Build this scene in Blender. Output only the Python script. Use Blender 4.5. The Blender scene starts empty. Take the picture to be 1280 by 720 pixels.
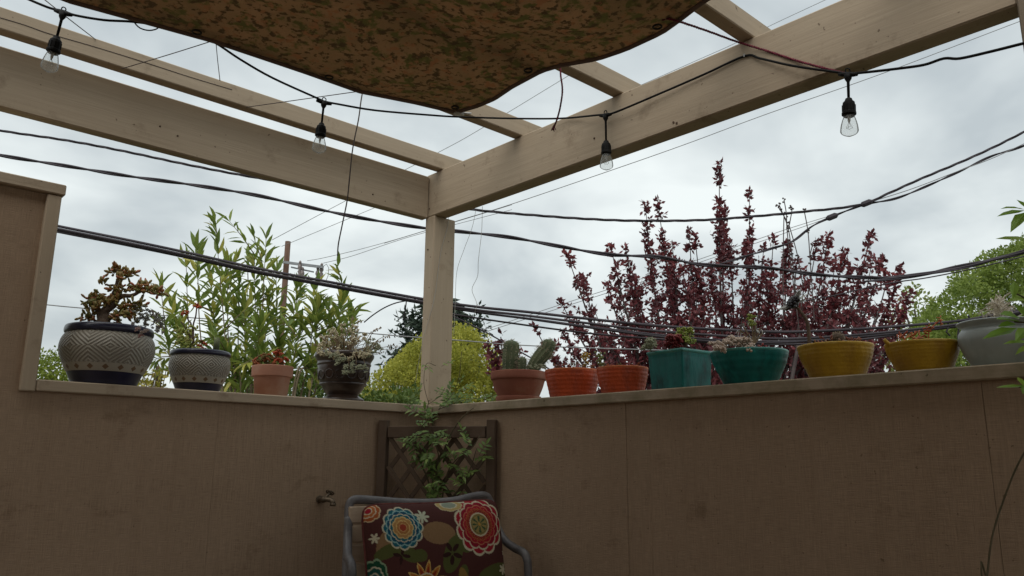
import bpy, bmesh, math, random
import numpy as np
from mathutils import Vector, Matrix, Euler, noise as mnoise

random.seed(7)
SC = bpy.context.scene
COL = SC.collection
R = math.radians

# ------------------------------------------------------------------ camera
EYE = Vector((0, 0, 1.05))
FPX = 983.0
ROT = Matrix(((0.73556284, -0.15243297, -0.66008447),
              (-0.67739747, -0.15263088, -0.71960856),
              (0.0089428, 0.97645686, -0.21552731)))
# camera space (right, up, back) -> world; world X runs along the left wall, Y along the right wall
cam_d = bpy.data.cameras.new('camera')
cam = bpy.data.objects.new('camera', cam_d)
COL.objects.link(cam)
cam_d.sensor_width = 36
cam_d.lens = 36 * FPX / 1280
cam_d.clip_start = 0.02
cam_d.clip_end = 2000
cam.matrix_world = Matrix.Translation(EYE) @ ROT.to_4x4()
SC.camera = cam

# ------------------------------------------------------------------ sky, sun, exposure
world = bpy.data.worlds.new('World')
SC.world = world
world.use_nodes = True
wn, wl = world.node_tree.nodes, world.node_tree.links
wn.clear()
SUN_EL, SUN_AZ = 58, 238
def _wn(t, **kw):
    n = wn.new(t)
    for k, v in kw.items():
        setattr(n, k, v)
    return n
w_out = _wn('ShaderNodeOutputWorld')
w_bg = _wn('ShaderNodeBackground')
w_bg.inputs['Strength'].default_value = 0.1
w_sky = _wn('ShaderNodeTexSky', sky_type='NISHITA', sun_disc=False, sun_elevation=R(SUN_EL), sun_rotation=R(SUN_AZ))
w_sky.air_density = 1.5; w_sky.dust_density = 4
w_tc = _wn('ShaderNodeTexCoord')
w_sep = _wn('ShaderNodeSeparateXYZ')
w_max = _wn('ShaderNodeMath', operation='MAXIMUM'); w_max.inputs[1].default_value = 0.0
w_add = _wn('ShaderNodeMath', operation='ADD'); w_add.inputs[1].default_value = 0.32
w_dx = _wn('ShaderNodeMath', operation='DIVIDE')
w_dy = _wn('ShaderNodeMath', operation='DIVIDE')
w_cmb = _wn('ShaderNodeCombineXYZ')
w_n1 = _wn('ShaderNodeTexNoise'); w_n1.inputs['Scale'].default_value = 1.8; w_n1.inputs['Detail'].default_value = 5; w_n1.inputs['Roughness'].default_value = 0.5; w_n1.inputs['Distortion'].default_value = 0.25
w_rmp = _wn('ShaderNodeValToRGB')
w_rmp.color_ramp.elements[0].position = 0.38; w_rmp.color_ramp.elements[0].color = (0.46, 0.51, 0.53, 1)
w_rmp.color_ramp.elements[1].position = 0.63; w_rmp.color_ramp.elements[1].color = (0.80, 0.85, 0.84, 1)
w_scl = _wn('ShaderNodeVectorMath', operation='SCALE'); w_scl.inputs['Scale'].default_value = 10.6
w_mix = _wn('ShaderNodeMix', data_type='RGBA'); w_mix.inputs['Factor'].default_value = 0.9
wl.new(w_tc.outputs['Generated'], w_sep.inputs[0])
wl.new(w_sep.outputs['Z'], w_max.inputs[0]); wl.new(w_max.outputs[0], w_add.inputs[0])
wl.new(w_sep.outputs['X'], w_dx.inputs[0]); wl.new(w_add.outputs[0], w_dx.inputs[1])
wl.new(w_sep.outputs['Y'], w_dy.inputs[0]); wl.new(w_add.outputs[0], w_dy.inputs[1])
wl.new(w_dx.outputs[0], w_cmb.inputs[0]); wl.new(w_dy.outputs[0], w_cmb.inputs[1])
wl.new(w_cmb.outputs[0], w_n1.inputs['Vector'])
wl.new(w_n1.outputs['Fac'], w_rmp.inputs[0])
wl.new(w_rmp.outputs[0], w_scl.inputs[0])
wl.new(w_sky.outputs[0], w_mix.inputs['A']); wl.new(w_scl.outputs[0], w_mix.inputs['B'])
wl.new(w_mix.outputs['Result'], w_bg.inputs['Color'])
wl.new(w_bg.outputs[0], w_out.inputs[0])

sun_d = bpy.data.lights.new('sun', 'SUN')
sun_d.energy = 1.5
sun_d.angle = R(60)
sun_d.color = (1, 0.97, 0.92)
sun = bpy.data.objects.new('sun', sun_d)
COL.objects.link(sun)
_az = R(SUN_AZ)
_sd = Vector((math.sin(_az) * math.cos(R(SUN_EL)), math.cos(_az) * math.cos(R(SUN_EL)), math.sin(R(SUN_EL))))
sun.rotation_euler = (-_sd).to_track_quat('-Z', 'Y').to_euler()

SC.view_settings.view_transform = 'Standard'
SC.view_settings.look = 'None'
SC.view_settings.gamma = 1
SC.view_settings.exposure = 0.2
SC.render.engine = 'CYCLES'
SC.cycles.max_bounces = 8
SC.cycles.transparent_max_bounces = 16
SC.cycles.use_denoising = True

# ------------------------------------------------------------------ measuring helpers: from the photograph's pixels to the place
FWD = Vector((0.66008447, 0.71960856, 0))     # horizontal viewing direction
FWD.normalize()
def ray(px, py):
    return ROT @ Vector((px - 640, 360 - py, -FPX))
def PF(px, py, F):
    r = ray(px, py); return EYE + r * (F / r.dot(FWD))
def PX(px, py, X):
    r = ray(px, py); return EYE + r * (X / r.x)
def PY(px, py, Y):
    r = ray(px, py); return EYE + r * (Y / r.y)
def PZ(px, py, Z):
    r = ray(px, py); return EYE + r * ((Z - EYE.z) / r.z)
def mpp(p):                            # metres per photograph pixel at a point
    v = p - EYE
    return v.dot(ROT @ Vector((0, 0, -1))) / FPX
def V(*a):
    return Vector(a)
def rnd(a, b):
    return random.uniform(a, b)
def rdir():
    while True:
        v = Vector((rnd(-1, 1), rnd(-1, 1), rnd(-1, 1)))
        if 0.05 < v.length < 1:
            return v.normalized()

# ------------------------------------------------------------------ materials
MATS = {}
def mat(name, c1, c2=None, scale=6, rough=0.75, bump=0.0, bscale=60, stretch=(1, 1, 1), detail=5, spec=0.3,
        transl=0.0, tint=None, metal=0.0, c3=None, scale3=2.0, lo=0.35, hi=0.65, coat=0.0, lo3=0.5, hi3=0.75):
    if name in MATS:
        return MATS[name]
    m = bpy.data.materials.new(name); m.use_nodes = True
    MATS[name] = m
    nt = m.node_tree; N = nt.nodes; L = nt.links
    b = N['Principled BSDF']
    b.inputs['Roughness'].default_value = rough
    b.inputs['Metallic'].default_value = metal
    b.inputs['Specular IOR Level'].default_value = spec
    b.inputs['Coat Weight'].default_value = coat
    b.inputs['Coat Roughness'].default_value = 0.15
    tc = N.new('ShaderNodeTexCoord'); mp = N.new('ShaderNodeMapping')
    mp.inputs['Scale'].default_value = stretch
    L.new(tc.outputs['Object'], mp.inputs[0])
    c2 = c2 or tuple(x * 0.8 for x in c1)
    if tint:                            # random shade per leaf or piece, stored on its faces
        a = N.new('ShaderNodeAttribute'); a.attribute_name = 'tint'
        rp = N.new('ShaderNodeValToRGB')
        els = rp.color_ramp.elements
        cols = [c1, c2] + ([tint] if not isinstance(tint, bool) else [])
        els[0].color = (*cols[0], 1); els[1].color = (*cols[-1], 1)
        if len(cols) == 3:
            e = els.new(0.7); e.color = (*cols[1], 1)
        L.new(a.outputs['Fac'], rp.inputs[0]); col = rp.outputs[0]
    else:
        n = N.new('ShaderNodeTexNoise'); n.inputs['Scale'].default_value = scale; n.inputs['Detail'].default_value = detail
        L.new(mp.outputs[0], n.inputs['Vector'])
        rp = N.new('ShaderNodeValToRGB')
        rp.color_ramp.elements[0].position = lo; rp.color_ramp.elements[1].position = hi
        rp.color_ramp.elements[0].color = (*c1, 1); rp.color_ramp.elements[1].color = (*c2, 1)
        L.new(n.outputs['Fac'], rp.inputs[0]); col = rp.outputs[0]
    if c3:
        n3 = N.new('ShaderNodeTexNoise'); n3.inputs['Scale'].default_value = scale3; n3.inputs['Detail'].default_value = 6; n3.inputs['Roughness'].default_value = 0.65
        L.new(mp.outputs[0], n3.inputs['Vector'])
        r3 = N.new('ShaderNodeValToRGB'); r3.color_ramp.elements[0].position = lo3; r3.color_ramp.elements[1].position = hi3
        L.new(n3.outputs['Fac'], r3.inputs[0])
        mx = N.new('ShaderNodeMix'); mx.data_type = 'RGBA'
        L.new(r3.outputs[0], mx.inputs['Factor']); L.new(col, mx.inputs['A']); mx.inputs['B'].default_value = (*c3, 1)
        col = mx.outputs['Result']
    L.new(col, b.inputs['Base Color'])
    if bump:
        nb = N.new('ShaderNodeTexNoise'); nb.inputs['Scale'].default_value = bscale; nb.inputs['Detail'].default_value = 5
        L.new(mp.outputs[0], nb.inputs['Vector'])
        bp = N.new('ShaderNodeBump'); bp.inputs['Strength'].default_value = bump; bp.inputs['Distance'].default_value = 0.01
        L.new(nb.outputs['Fac'], bp.inputs['Height']); L.new(bp.outputs[0], b.inputs['Normal'])
    if transl:
        t = N.new('ShaderNodeBsdfTranslucent'); L.new(col, t.inputs['Color'])
        ms = N.new('ShaderNodeMixShader'); ms.inputs[0].default_value = transl
        L.new(b.outputs[0], ms.inputs[1]); L.new(t.outputs[0], ms.inputs[2])
        L.new(ms.outputs[0], N['Material Output'].inputs[0])
    return m

# painted plywood: fine woven-looking grain, rain streaks, faint blotches
def plywood(name, tone=1.0):
    m = bpy.data.materials.new(name); m.use_nodes = True
    nt = m.node_tree; N = nt.nodes; L = nt.links
    b = N['Principled BSDF']; b.inputs['Roughness'].default_value = 0.85; b.inputs['Specular IOR Level'].default_value = 0.2
    tc = N.new('ShaderNodeTexCoord')
    def nz(sc, stretch, det=5, ro=0.6):
        mp = N.new('ShaderNodeMapping'); mp.inputs['Scale'].default_value = stretch
        n = N.new('ShaderNodeTexNoise'); n.inputs['Scale'].default_value = sc; n.inputs['Detail'].default_value = det; n.inputs['Roughness'].default_value = ro
        L.new(tc.outputs['Object'], mp.inputs[0]); L.new(mp.outputs[0], n.inputs['Vector'])
        return n.outputs['Fac']
    def ramp(f, a, c, p0, p1):
        r = N.new('ShaderNodeValToRGB'); r.color_ramp.elements[0].position = p0; r.color_ramp.elements[1].position = p1
        r.color_ramp.elements[0].color = (*a, 1); r.color_ramp.elements[1].color = (*c, 1); L.new(f, r.inputs[0]); return r.outputs[0]
    def mul(a, c, f=1.0):
        x = N.new('ShaderNodeMix'); x.data_type = 'RGBA'; x.blend_type = 'MULTIPLY'; x.inputs['Factor'].default_value = f
        L.new(a, x.inputs['A']); L.new(c, x.inputs['B']); return x.outputs['Result']
    base = ramp(nz(1.7, (1, 1, 1)), tuple(tone * v for v in (.36, .255, .170)), tuple(tone * v for v in (.40, .285, .193)), .3, .7)
    hor = nz(9, (3, 3, 60), 3)
    ver = nz(9, (60, 60, 2), 4)
    base = mul(base, ramp(hor, (.86, .86, .86), (1.06, 1.06, 1.06), .35, .65))
    base = mul(base, ramp(ver, (.84, .84, .84), (1.06, 1.06, 1.06), .35, .65))
    base = mul(base, ramp(nz(2.2, (9, 9, .55), 6, .65), (.91, .90, .885), (1, 1, 1), .3, .47))   # streaks
    base = mul(base, ramp(nz(5, (1, 1, 1.6), 7, .7), (.72, .69, .66), (1, 1, 1), .30, .42))      # blotches
    base = mul(base, ramp(nz(75, (1, 1, 1), 2), (.6, .58, .55), (1, 1, 1), .27, .30))            # specks
    L.new(base, b.inputs['Base Color'])
    ad = N.new('ShaderNodeMath'); ad.operation = 'ADD'
    L.new(hor, ad.inputs[0]); L.new(ver, ad.inputs[1])
    bp = N.new('ShaderNodeBump'); bp.inputs['Strength'].default_value = .4; bp.inputs['Distance'].default_value = .004
    L.new(ad.outputs[0], bp.inputs['Height']); L.new(bp.outputs[0], b.inputs['Normal'])
    MATS[name] = m
    return m

def timber(name, axis, tone=1.0, moss=None):
    """painted timber with the grain running along one axis, checks and dirt"""
    m = bpy.data.materials.new(name); m.use_nodes = True
    nt = m.node_tree; N = nt.nodes; L = nt.links
    b = N['Principled BSDF']; b.inputs['Roughness'].default_value = 0.7; b.inputs['Specular IOR Level'].default_value = 0.25
    tc = N.new('ShaderNodeTexCoord')
    def nz(sc, along, across, det=5, ro=0.6, off=0):
        mp = N.new('ShaderNodeMapping'); s = [across] * 3; s[axis] = along; mp.inputs['Scale'].default_value = s; mp.inputs['Location'].default_value = (off, off, off)
        n = N.new('ShaderNodeTexNoise'); n.inputs['Scale'].default_value = sc; n.inputs['Detail'].default_value = det; n.inputs['Roughness'].default_value = ro
        L.new(tc.outputs['Object'], mp.inputs[0]); L.new(mp.outputs[0], n.inputs['Vector']); return n.outputs['Fac']
    def ramp(f, a, c, p0, p1):
        r = N.new('ShaderNodeValToRGB'); r.color_ramp.elements[0].position = p0; r.color_ramp.elements[1].position = p1
        r.color_ramp.elements[0].color = (*a, 1); r.color_ramp.elements[1].color = (*c, 1); L.new(f, r.inputs[0]); return r.outputs[0]
    def mul(a, c):
        x = N.new('ShaderNodeMix'); x.data_type = 'RGBA'; x.blend_type = 'MULTIPLY'; x.inputs['Factor'].default_value = 1
        L.new(a, x.inputs['A']); L.new(c, x.inputs['B']); return x.outputs['Result']
    base = ramp(nz(2, 1, 1), tuple(tone * v for v in (.375, .295, .208)), tuple(tone * v for v in (.42, .338, .245)), .3, .7)
    grain = nz(14, .25, 6, 4)
    base = mul(base, ramp(grain, (.945, .94, .935), (1.03, 1.03, 1.03), .35, .65))
    base = mul(base, ramp(nz(7, .3, 9, 2, .5, 3), (.6, .57, .55), (1, 1, 1), .225, .25))        # checks along the grain
    base = mul(base, ramp(nz(6, 1, 1, 7, .7, 9), (.66, .63, .6), (1, 1, 1), .30, .43))          # dirt
    base = mul(base, ramp(nz(60, 1, 1, 2, .5, 5), (.45, .42, .4), (1, 1, 1), .25, .28))         # knocks
    if moss:
        x = N.new('ShaderNodeMix'); x.data_type = 'RGBA'
        L.new(ramp(nz(9, 1, 1, 7, .7, 2), (0, 0, 0), (.75, .75, .75), .42, .7), x.inputs['Factor'])
        L.new(base, x.inputs['A']); x.inputs['B'].default_value = (*moss, 1); base = x.outputs['Result']
    L.new(base, b.inputs['Base Color'])
    bp = N.new('ShaderNodeBump'); bp.inputs['Strength'].default_value = .25; bp.inputs['Distance'].default_value = .004
    L.new(grain, bp.inputs['Height']); L.new(bp.outputs[0], b.inputs['Normal'])
    MATS[name] = m
    return m

def glass_mat():
    m = bpy.data.materials.new('clear_bulb_glass'); m.use_nodes = True
    N = m.node_tree.nodes; L = m.node_tree.links
    g = N.new('ShaderNodeBsdfGlossy'); g.inputs['Roughness'].default_value = 0.03
    t = N.new('ShaderNodeBsdfTransparent'); t.inputs['Color'].default_value = (.97, .98, .975, 1)
    lw = N.new('ShaderNodeLayerWeight'); lw.inputs['Blend'].default_value = 0.12
    mx = N.new('ShaderNodeMixShader')
    L.new(lw.outputs['Fresnel'], mx.inputs[0]); L.new(t.outputs[0], mx.inputs[1]); L.new(g.outputs[0], mx.inputs[2])
    fz = N.new('ShaderNodeBsdfTranslucent'); fz.inputs['Color'].default_value = (.85, .86, .84, 1); df = N.new('ShaderNodeBsdfDiffuse'); df.inputs['Color'].default_value = (.75, .76, .74, 1)
    m1 = N.new('ShaderNodeMixShader'); L.new(fz.outputs[0], m1.inputs[1]); L.new(df.outputs[0], m1.inputs[2])   # faint whitish translucent share of the glass
    m2 = N.new('ShaderNodeMixShader'); m2.inputs[0].default_value = .17; L.new(mx.outputs[0], m2.inputs[1]); L.new(m1.outputs[0], m2.inputs[2]); mx = m2
    L.new(mx.outputs[0], N['Material Output'].inputs[0])
    MATS['glass'] = m
    return m

# ------------------------------------------------------------------ mesh builder
class MB:
    def __init__(s):
        s.v = []; s.f = []; s.t = []; s.tint = 0.5
    def add(s, vs, fs, tint=None):
        o = len(s.v); s.v.extend(vs)
        t = s.tint if tint is None else tint
        for f in fs:
            s.f.append(tuple(i + o for i in f)); s.t.append(t)
    def box(s, lo, hi):
        x0, y0, z0 = lo; x1, y1, z1 = hi
        s.add([V(x0, y0, z0), V(x1, y0, z0), V(x1, y1, z0), V(x0, y1, z0), V(x0, y0, z1), V(x1, y0, z1), V(x1, y1, z1), V(x0, y1, z1)],
              [(3, 2, 1, 0), (4, 5, 6, 7), (0, 1, 5, 4), (1, 2, 6, 5), (2, 3, 7, 6), (3, 0, 4, 7)])
    def bar(s, a, b, w, h, up=Vector((0, 0, 1))):
        d = (b - a).normalized(); x = d.cross(up)
        x = x.normalized() if x.length > 1e-4 else Vector((1, 0, 0)); u = x.cross(d).normalized()
        vs = [p + x * (w / 2 * sx) + u * (h / 2 * su) for p in (a, b) for sx, su in ((-1, -1), (1, -1), (1, 1), (-1, 1))]
        s.add(vs, [(3, 2, 1, 0), (4, 5, 6, 7), (0, 1, 5, 4), (1, 2, 6, 5), (2, 3, 7, 6), (3, 0, 4, 7)])
    def tube(s, pts, r, n=8, cap=True, tint=None):
        pts = [Vector(p) for p in pts]
        rs = r if isinstance(r, (list, tuple)) else [r] * len(pts)
        o = []
        d0 = (pts[1] - pts[0]).normalized()
        x = d0.orthogonal().normalized()
        vs = []
        for i, p in enumerate(pts):
            d = (pts[min(i + 1, len(pts) - 1)] - pts[max(i - 1, 0)])
            d = d.normalized() if d.length > 1e-9 else d0
            x = x - d * x.dot(d)
            x = x.normalized() if x.length > 1e-6 else d.orthogonal().normalized()
            y = d.cross(x)
            for k in range(n):
                a = 2 * math.pi * k / n
                vs.append(p + (x * math.cos(a) + y * math.sin(a)) * rs[i])
        fs = []
        for i in range(len(pts) - 1):
            for k in range(n):
                k2 = (k + 1) % n
                fs.append((i * n + k, i * n + k2, (i + 1) * n + k2, (i + 1) * n + k))
        if cap:
            fs.append(tuple(range(n - 1, -1, -1))); fs.append(tuple((len(pts) - 1) * n + k for k in range(n)))
        s.add(vs, fs, tint)
    def lathe(s, c, prof, n=40, axis=None, wob=None):
        """prof: list of (radius, height) about the point c"""
        vs = []
        M = Vector((0, 0, 1)).rotation_difference(axis).to_matrix() if axis else None
        for r, h in prof:
            for k in range(n):
                a = 2 * math.pi * k / n
                p = V(r * math.cos(a), r * math.sin(a), h)
                if wob:
                    p = wob(p, a)
                vs.append(c + (M @ p if M else p))
        fs = []
        for i in range(len(prof) - 1):
            for k in range(n):
                k2 = (k + 1) % n
                fs.append((i * n + k, i * n + k2, (i + 1) * n + k2, (i + 1) * n + k))
        s.add(vs, fs)
    def leaf(s, p, d, up, L, W, fold=0.25, droop=0.15, tint=None):
        """a flat leaf, folded along the midrib, four triangles wide in the middle"""
        d = d.normalized(); x = d.cross(up)
        x = x.normalized() if x.length > 1e-4 else d.orthogonal().normalized()
        u = x.cross(d)
        m1 = p + d * L * .35 - u * L * droop * .1; m2 = p + d * L * .7 - u * L * droop * .45; tip = p + d * L - u * L * droop
        e = u * W * fold
        s.add([p, m1 + x * W * .5 + e, m1, m1 - x * W * .5 + e, m2 + x * W * .36 + e, m2, m2 - x * W * .36 + e, tip],
              [(0, 1, 2), (0, 2, 3), (1, 4, 5, 2), (2, 5, 6, 3), (4, 7, 5), (5, 7, 6)], random.random() if tint is None else tint)
    def dia(s, p, d, up, L, W, tint=None):
        """a small leaf of two triangles"""
        d = d.normalized(); x = d.cross(up)
        x = x.normalized() if x.length > 1e-4 else d.orthogonal().normalized()
        u = x.cross(d)
        s.add([p, p + d * L * .5 + x * W * .5, p + d * L - u * L * .1, p + d * L * .5 - x * W * .5],
              [(0, 1, 2), (0, 2, 3)], random.random() if tint is None else tint)
    def fat(s, p, d, L, r, tint=None, n=5):
        """a plump succulent leaf"""
        d = d.normalized(); x = d.orthogonal().normalized(); y = d.cross(x)
        vs = [p]; 
        for t, k in ((.3, .75), (.7, 1.0), (.93, .55)):
            for i in range(n):
                a = 2 * math.pi * i / n
                vs.append(p + d * L * t + (x * math.cos(a) + y * math.sin(a)) * r * k)
        vs.append(p + d * L)
        fs = [(0, 1 + (i + 1) % n, 1 + i) for i in range(n)]
        for j in range(2):
            for i in range(n):
                fs.append((1 + j * n + i, 1 + j * n + (i + 1) % n, 1 + (j + 1) * n + (i + 1) % n, 1 + (j + 1) * n + i))
        fs += [(1 + 2 * n + i, 1 + 2 * n + (i + 1) % n, 1 + 3 * n) for i in range(n)]
        s.add(vs, fs, random.random() if tint is None else tint)
    def rosette(s, c, ax, r, n=16, thick=.28, tint=None):
        ax = ax.normalized(); x = ax.orthogonal().normalized(); y = ax.cross(x)
        for i in range(n):
            a = i * 2.39996; t = i / n
            el = .15 + (1 - t) * .0 + t * 1.15
            d = (x * math.cos(a) + y * math.sin(a)) * math.cos(el) + ax * math.sin(el)
            s.fat(c + d * r * .08, d, r * (1 - .45 * t), r * thick * (1 - .4 * t), tint if tint is not None else min(1, max(0, t * .8 + rnd(-.1, .25))))
    def ball(s, c, r, n=10, m=7, sq=(1, 1, 1), tint=None):
        vs = [c + V(0, 0, -r * sq[2])]
        for j in range(1, m):
            th = math.pi * j / m - math.pi / 2
            for i in range(n):
                a = 2 * math.pi * i / n
                vs.append(c + V(r * math.cos(th) * math.cos(a) * sq[0], r * math.cos(th) * math.sin(a) * sq[1], r * math.sin(th) * sq[2]))
        vs.append(c + V(0, 0, r * sq[2]))
        fs = [(0, 1 + (i + 1) % n, 1 + i) for i in range(n)]
        for j in range(m - 2):
            for i in range(n):
                fs.append((1 + j * n + i, 1 + j * n + (i + 1) % n, 1 + (j + 1) * n + (i + 1) % n, 1 + (j + 1) * n + i))
        k = 1 + (m - 2) * n
        fs += [(k + i, k + (i + 1) % n, len(vs) - 1) for i in range(n)]
        s.add(vs, fs, tint)
    def build(s, name, m, parent=None, smooth=False, bevel=0, stuff=False, label=None):
        off = ROOTS.get(parent, Vector((0, 0, 0))) if parent is not None else Vector((0, 0, 0))
        me = bpy.data.meshes.new(name)
        me.from_pydata([tuple(p - off) for p in s.v], [], s.f)
        if s.t and any(t != .5 for t in s.t):
            a = me.attributes.new('tint', 'FLOAT', 'FACE'); a.data.foreach_set('value', s.t)
        if bevel:
            bm = bmesh.new(); bm.from_mesh(me)
            bmesh.ops.bevel(bm, geom=bm.edges[:], offset=bevel, segments=1, affect='EDGES', clamp_overlap=True)
            bm.to_mesh(me); bm.free()
        me.materials.append(m if not isinstance(m, str) else MATS[m])
        if smooth:
            me.shade_smooth()
        me.update()
        o = bpy.data.objects.new(name, me); COL.objects.link(o)
        if parent is not None:
            o.parent = parent; ROOTS[o] = off
        if stuff:
            o['kind'] = 'stuff'
        if label:
            o['label'] = label
        return o
ROOTS = {}
def thing(name, label, cat, loc, group=None):
    o = bpy.data.objects.new(name, None); COL.objects.link(o)
    o.location = loc; o.empty_display_size = .05
    o['label'] = label; o['category'] = cat
    if group: o['group'] = group
    ROOTS[o] = Vector(loc)
    return o
def tag(o, label, cat, group=None):
    o['label'] = label; o['category'] = cat
    if group: o['group'] = group
    return o
def struct(o):
    o['kind'] = 'structure'; return o
def spline(pts, n=6):
    """Catmull-Rom through the points"""
    pts = [Vector(p) for p in pts]
    if len(pts) < 3:
        return [pts[0].lerp(pts[-1], i / (n * 2)) for i in range(n * 2 + 1)]
    q = [pts[0] * 2 - pts[1]] + pts + [pts[-1] * 2 - pts[-2]]
    out = []
    for i in range(1, len(q) - 2):
        for k in range(n):
            t = k / n
            a, b, c, d = q[i - 1], q[i], q[i + 1], q[i + 2]
            out.append(.5 * ((2 * b) + (c - a) * t + (2 * a - 5 * b + 4 * c - d) * t * t + (3 * b - a - 3 * c + d) * t ** 3))
    out.append(pts[-1])
    return out

# ------------------------------------------------------------------ setting
M_ground = mat('soil_and_grass', (.05, .06, .025), (.09, .075, .045), scale=.6, rough=.95, bump=.3, bscale=8)
g = MB(); g.add([V(-600, -600, -3), V(600, -600, -3), V(600, 600, -3), V(-600, 600, -3)], [(0, 1, 2, 3)])
struct(g.build('ground', M_ground))
M_conc = mat('patio_concrete', (.16, .135, .11), (.22, .19, .155), scale=3, rough=.9, bump=.15, bscale=90)
g = MB(); g.box((-4.6, -2.4, -3.0), (1.985, 2.585, -.006)); struct(g.build('patio_base', M_conc))
pf = MB(); pf.box((-4.5, -2.2, -.0059), (1.82, 2.415, 0)); pfl = struct(pf.build('patio_floor', M_conc))
M_tile = mat('floor_tile', (.17, .125, .09), (.21, .155, .11), scale=4, rough=.7, bump=.1, bscale=60)
tme = None
for i in range(20):
    for j in range(15):
        x, y = -4.43 + i * .31, -2.19 + j * .307
        if tme is None:
            b = MB(); b.box((0, 0, 0.0005), (.302, .299, .012)); o = b.build('tile', M_tile, pfl, bevel=.002); tme = o.data
        else:
            o = bpy.data.objects.new('tile', tme); COL.objects.link(o); o.parent = pfl
        o.location = (x, y, rnd(-.0008, .0008))

plywood('taupe_plywood')
timber('taupe_timber_x', 0); timber('taupe_timber_y', 1); timber('taupe_timber_z', 2, 1.03)
timber('mossy_timber_y', 1, .95, moss=(.13, .118, .05))
timber('cap_timber_x', 0, 1.0)
timber('russet_timber_z', 2, .55)
M_dark_metal = mat('dark_metal', (.03, .028, .026), (.05, .045, .04), rough=.5, metal=.6)
M_nail = mat('rusty_nail', (.05, .03, .02), (.09, .05, .03), scale=80, rough=.8)

def prism(poly, axis, a, b):
    """polygon in the plane across the axis (given as the other two coordinates), from a to b"""
    m = MB(); n = len(poly)
    def pt(p, q):
        c = list(p); c.insert(axis, q); return V(*c)
    vs = [pt(p, a) for p in poly] + [pt(p, b) for p in poly]
    fs = [tuple(range(n)), tuple(range(2 * n - 1, n - 1, -1))] + [(i, n + i, n + (i + 1) % n, (i + 1) % n) for i in range(n)]
    m.add(vs, fs)
    bm_ok = m
    return bm_ok
def fixn(o):
    bm = bmesh.new(); bm.from_mesh(o.data); bmesh.ops.recalc_face_normals(bm, faces=bm.faces[:]); bm.to_mesh(o.data); bm.free(); return o

YL, XR = 2.415, 1.82                 # inner faces of the two walls
ZC0, ZC1 = 1.222, 1.253              # underside and top of the cap boards
# left wall: low parapet stepping up to a tall part at its left end
lw = thing('stepped_parapet_wall', 'taupe plywood parapet wall, tall at its left end, with tap on it', 'wall', (.4, YL, 0))
xs = PY(266, 600, YL).x
fixn(prism([(-.26, 0), (xs - .0004, 0), (xs - .0004, ZC0), (.455, ZC0), (.455, 1.765), (-.26, 1.765)], 1, YL, YL + .14).build('plywood_panel', 'taupe_plywood', lw))
fixn(prism([(-4.5, 0), (-.2625, 0), (-.2625, 1.765), (-4.5, 1.765)], 1, YL, YL + .14).build('plywood_panel', 'taupe_plywood', lw))
fixn(prism([(xs + .0004, 0), (1.815, 0), (1.815, ZC0), (xs + .0004, ZC0)], 1, YL + .001, YL + .14).build('plywood_panel', 'taupe_plywood', lw))
b = MB(); b.box((.4895, YL - .017, ZC0), (1.800, YL + .175, ZC1)); b.build('cap_board', 'cap_timber_x', lw, bevel=.003)
b = MB(); b.box((.452, YL - .017, ZC0 - .002), (.488, YL + .16, 1.764)); b.build('edge_trim', 'taupe_timber_z', lw, bevel=.003)
b = MB(); b.box((-4.5, YL - .022, 1.766), (.495, YL + .165, 1.797)); b.build('top_cap', 'cap_timber_x', lw, bevel=.003)
# right wall
rw = thing('parapet_wall', 'taupe plywood parapet wall with mossy cap under the orange and teal pots', 'wall', (XR, .4, 0))
ys = [2.55, PX(783, 560, XR).y, PX(812, 560, XR).y, PX(1236, 560, XR).y, -.85, -2.2]
for i in range(len(ys) - 1):
    g0 = .0005
    b = MB(); b.box((XR + (0, .0012, .0003, .001, 0)[i], ys[i + 1] + g0, 0), (XR + .14, ys[i] - g0, ZC0)); b.build('plywood_panel', 'taupe_plywood', rw)
b = MB(); b.box((XR - .0175, .42, ZC0), (XR + .17, YL + .175, ZC1)); b.build('cap_board', 'mossy_timber_y', rw, bevel=.003)
b = MB(); b.box((XR - .0175, -2.2, ZC0), (XR + .17, .418, ZC1 - .001)); b.build('cap_board', 'mossy_timber_y', rw, bevel=.003)

# pergola: post at the corner, two beams, rafters on the right beam
pg = thing('pergola', 'taupe painted timber pergola over the patio', 'pergola', (1.85, 2.46, ZC1))
b = MB(); b.box((1.8065, 2.433, ZC1), (1.914, 2.4925, 2.0115)); b.build('post', 'taupe_timber_z', pg, bevel=.003)
b = MB(); b.box((1.800, .29, ZC1), (1.905, .384, 2.1945)); b.build('post', 'russet_timber_z', pg, bevel=.003, label='reddish brown post at the open end of the beam')
b = MB(); b.box((-4.5, 2.474, 2.006), (1.806, 2.514, 2.185)); b.build('beam', 'taupe_timber_x', pg, bevel=.004)
b = MB(); b.box((1.808, .3845, 2.012), (1.872, 2.4935, 2.195)); b.build('beam', 'taupe_timber_y', pg, bevel=.004)
for i in range(10):
    y = 2.391 - i * .464
    b = MB(); b.box((-4.5, y, 2.1955), (2.15, y + .044, 2.260)); b.build('rafter', 'taupe_timber_x', pg, bevel=.003)
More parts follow.
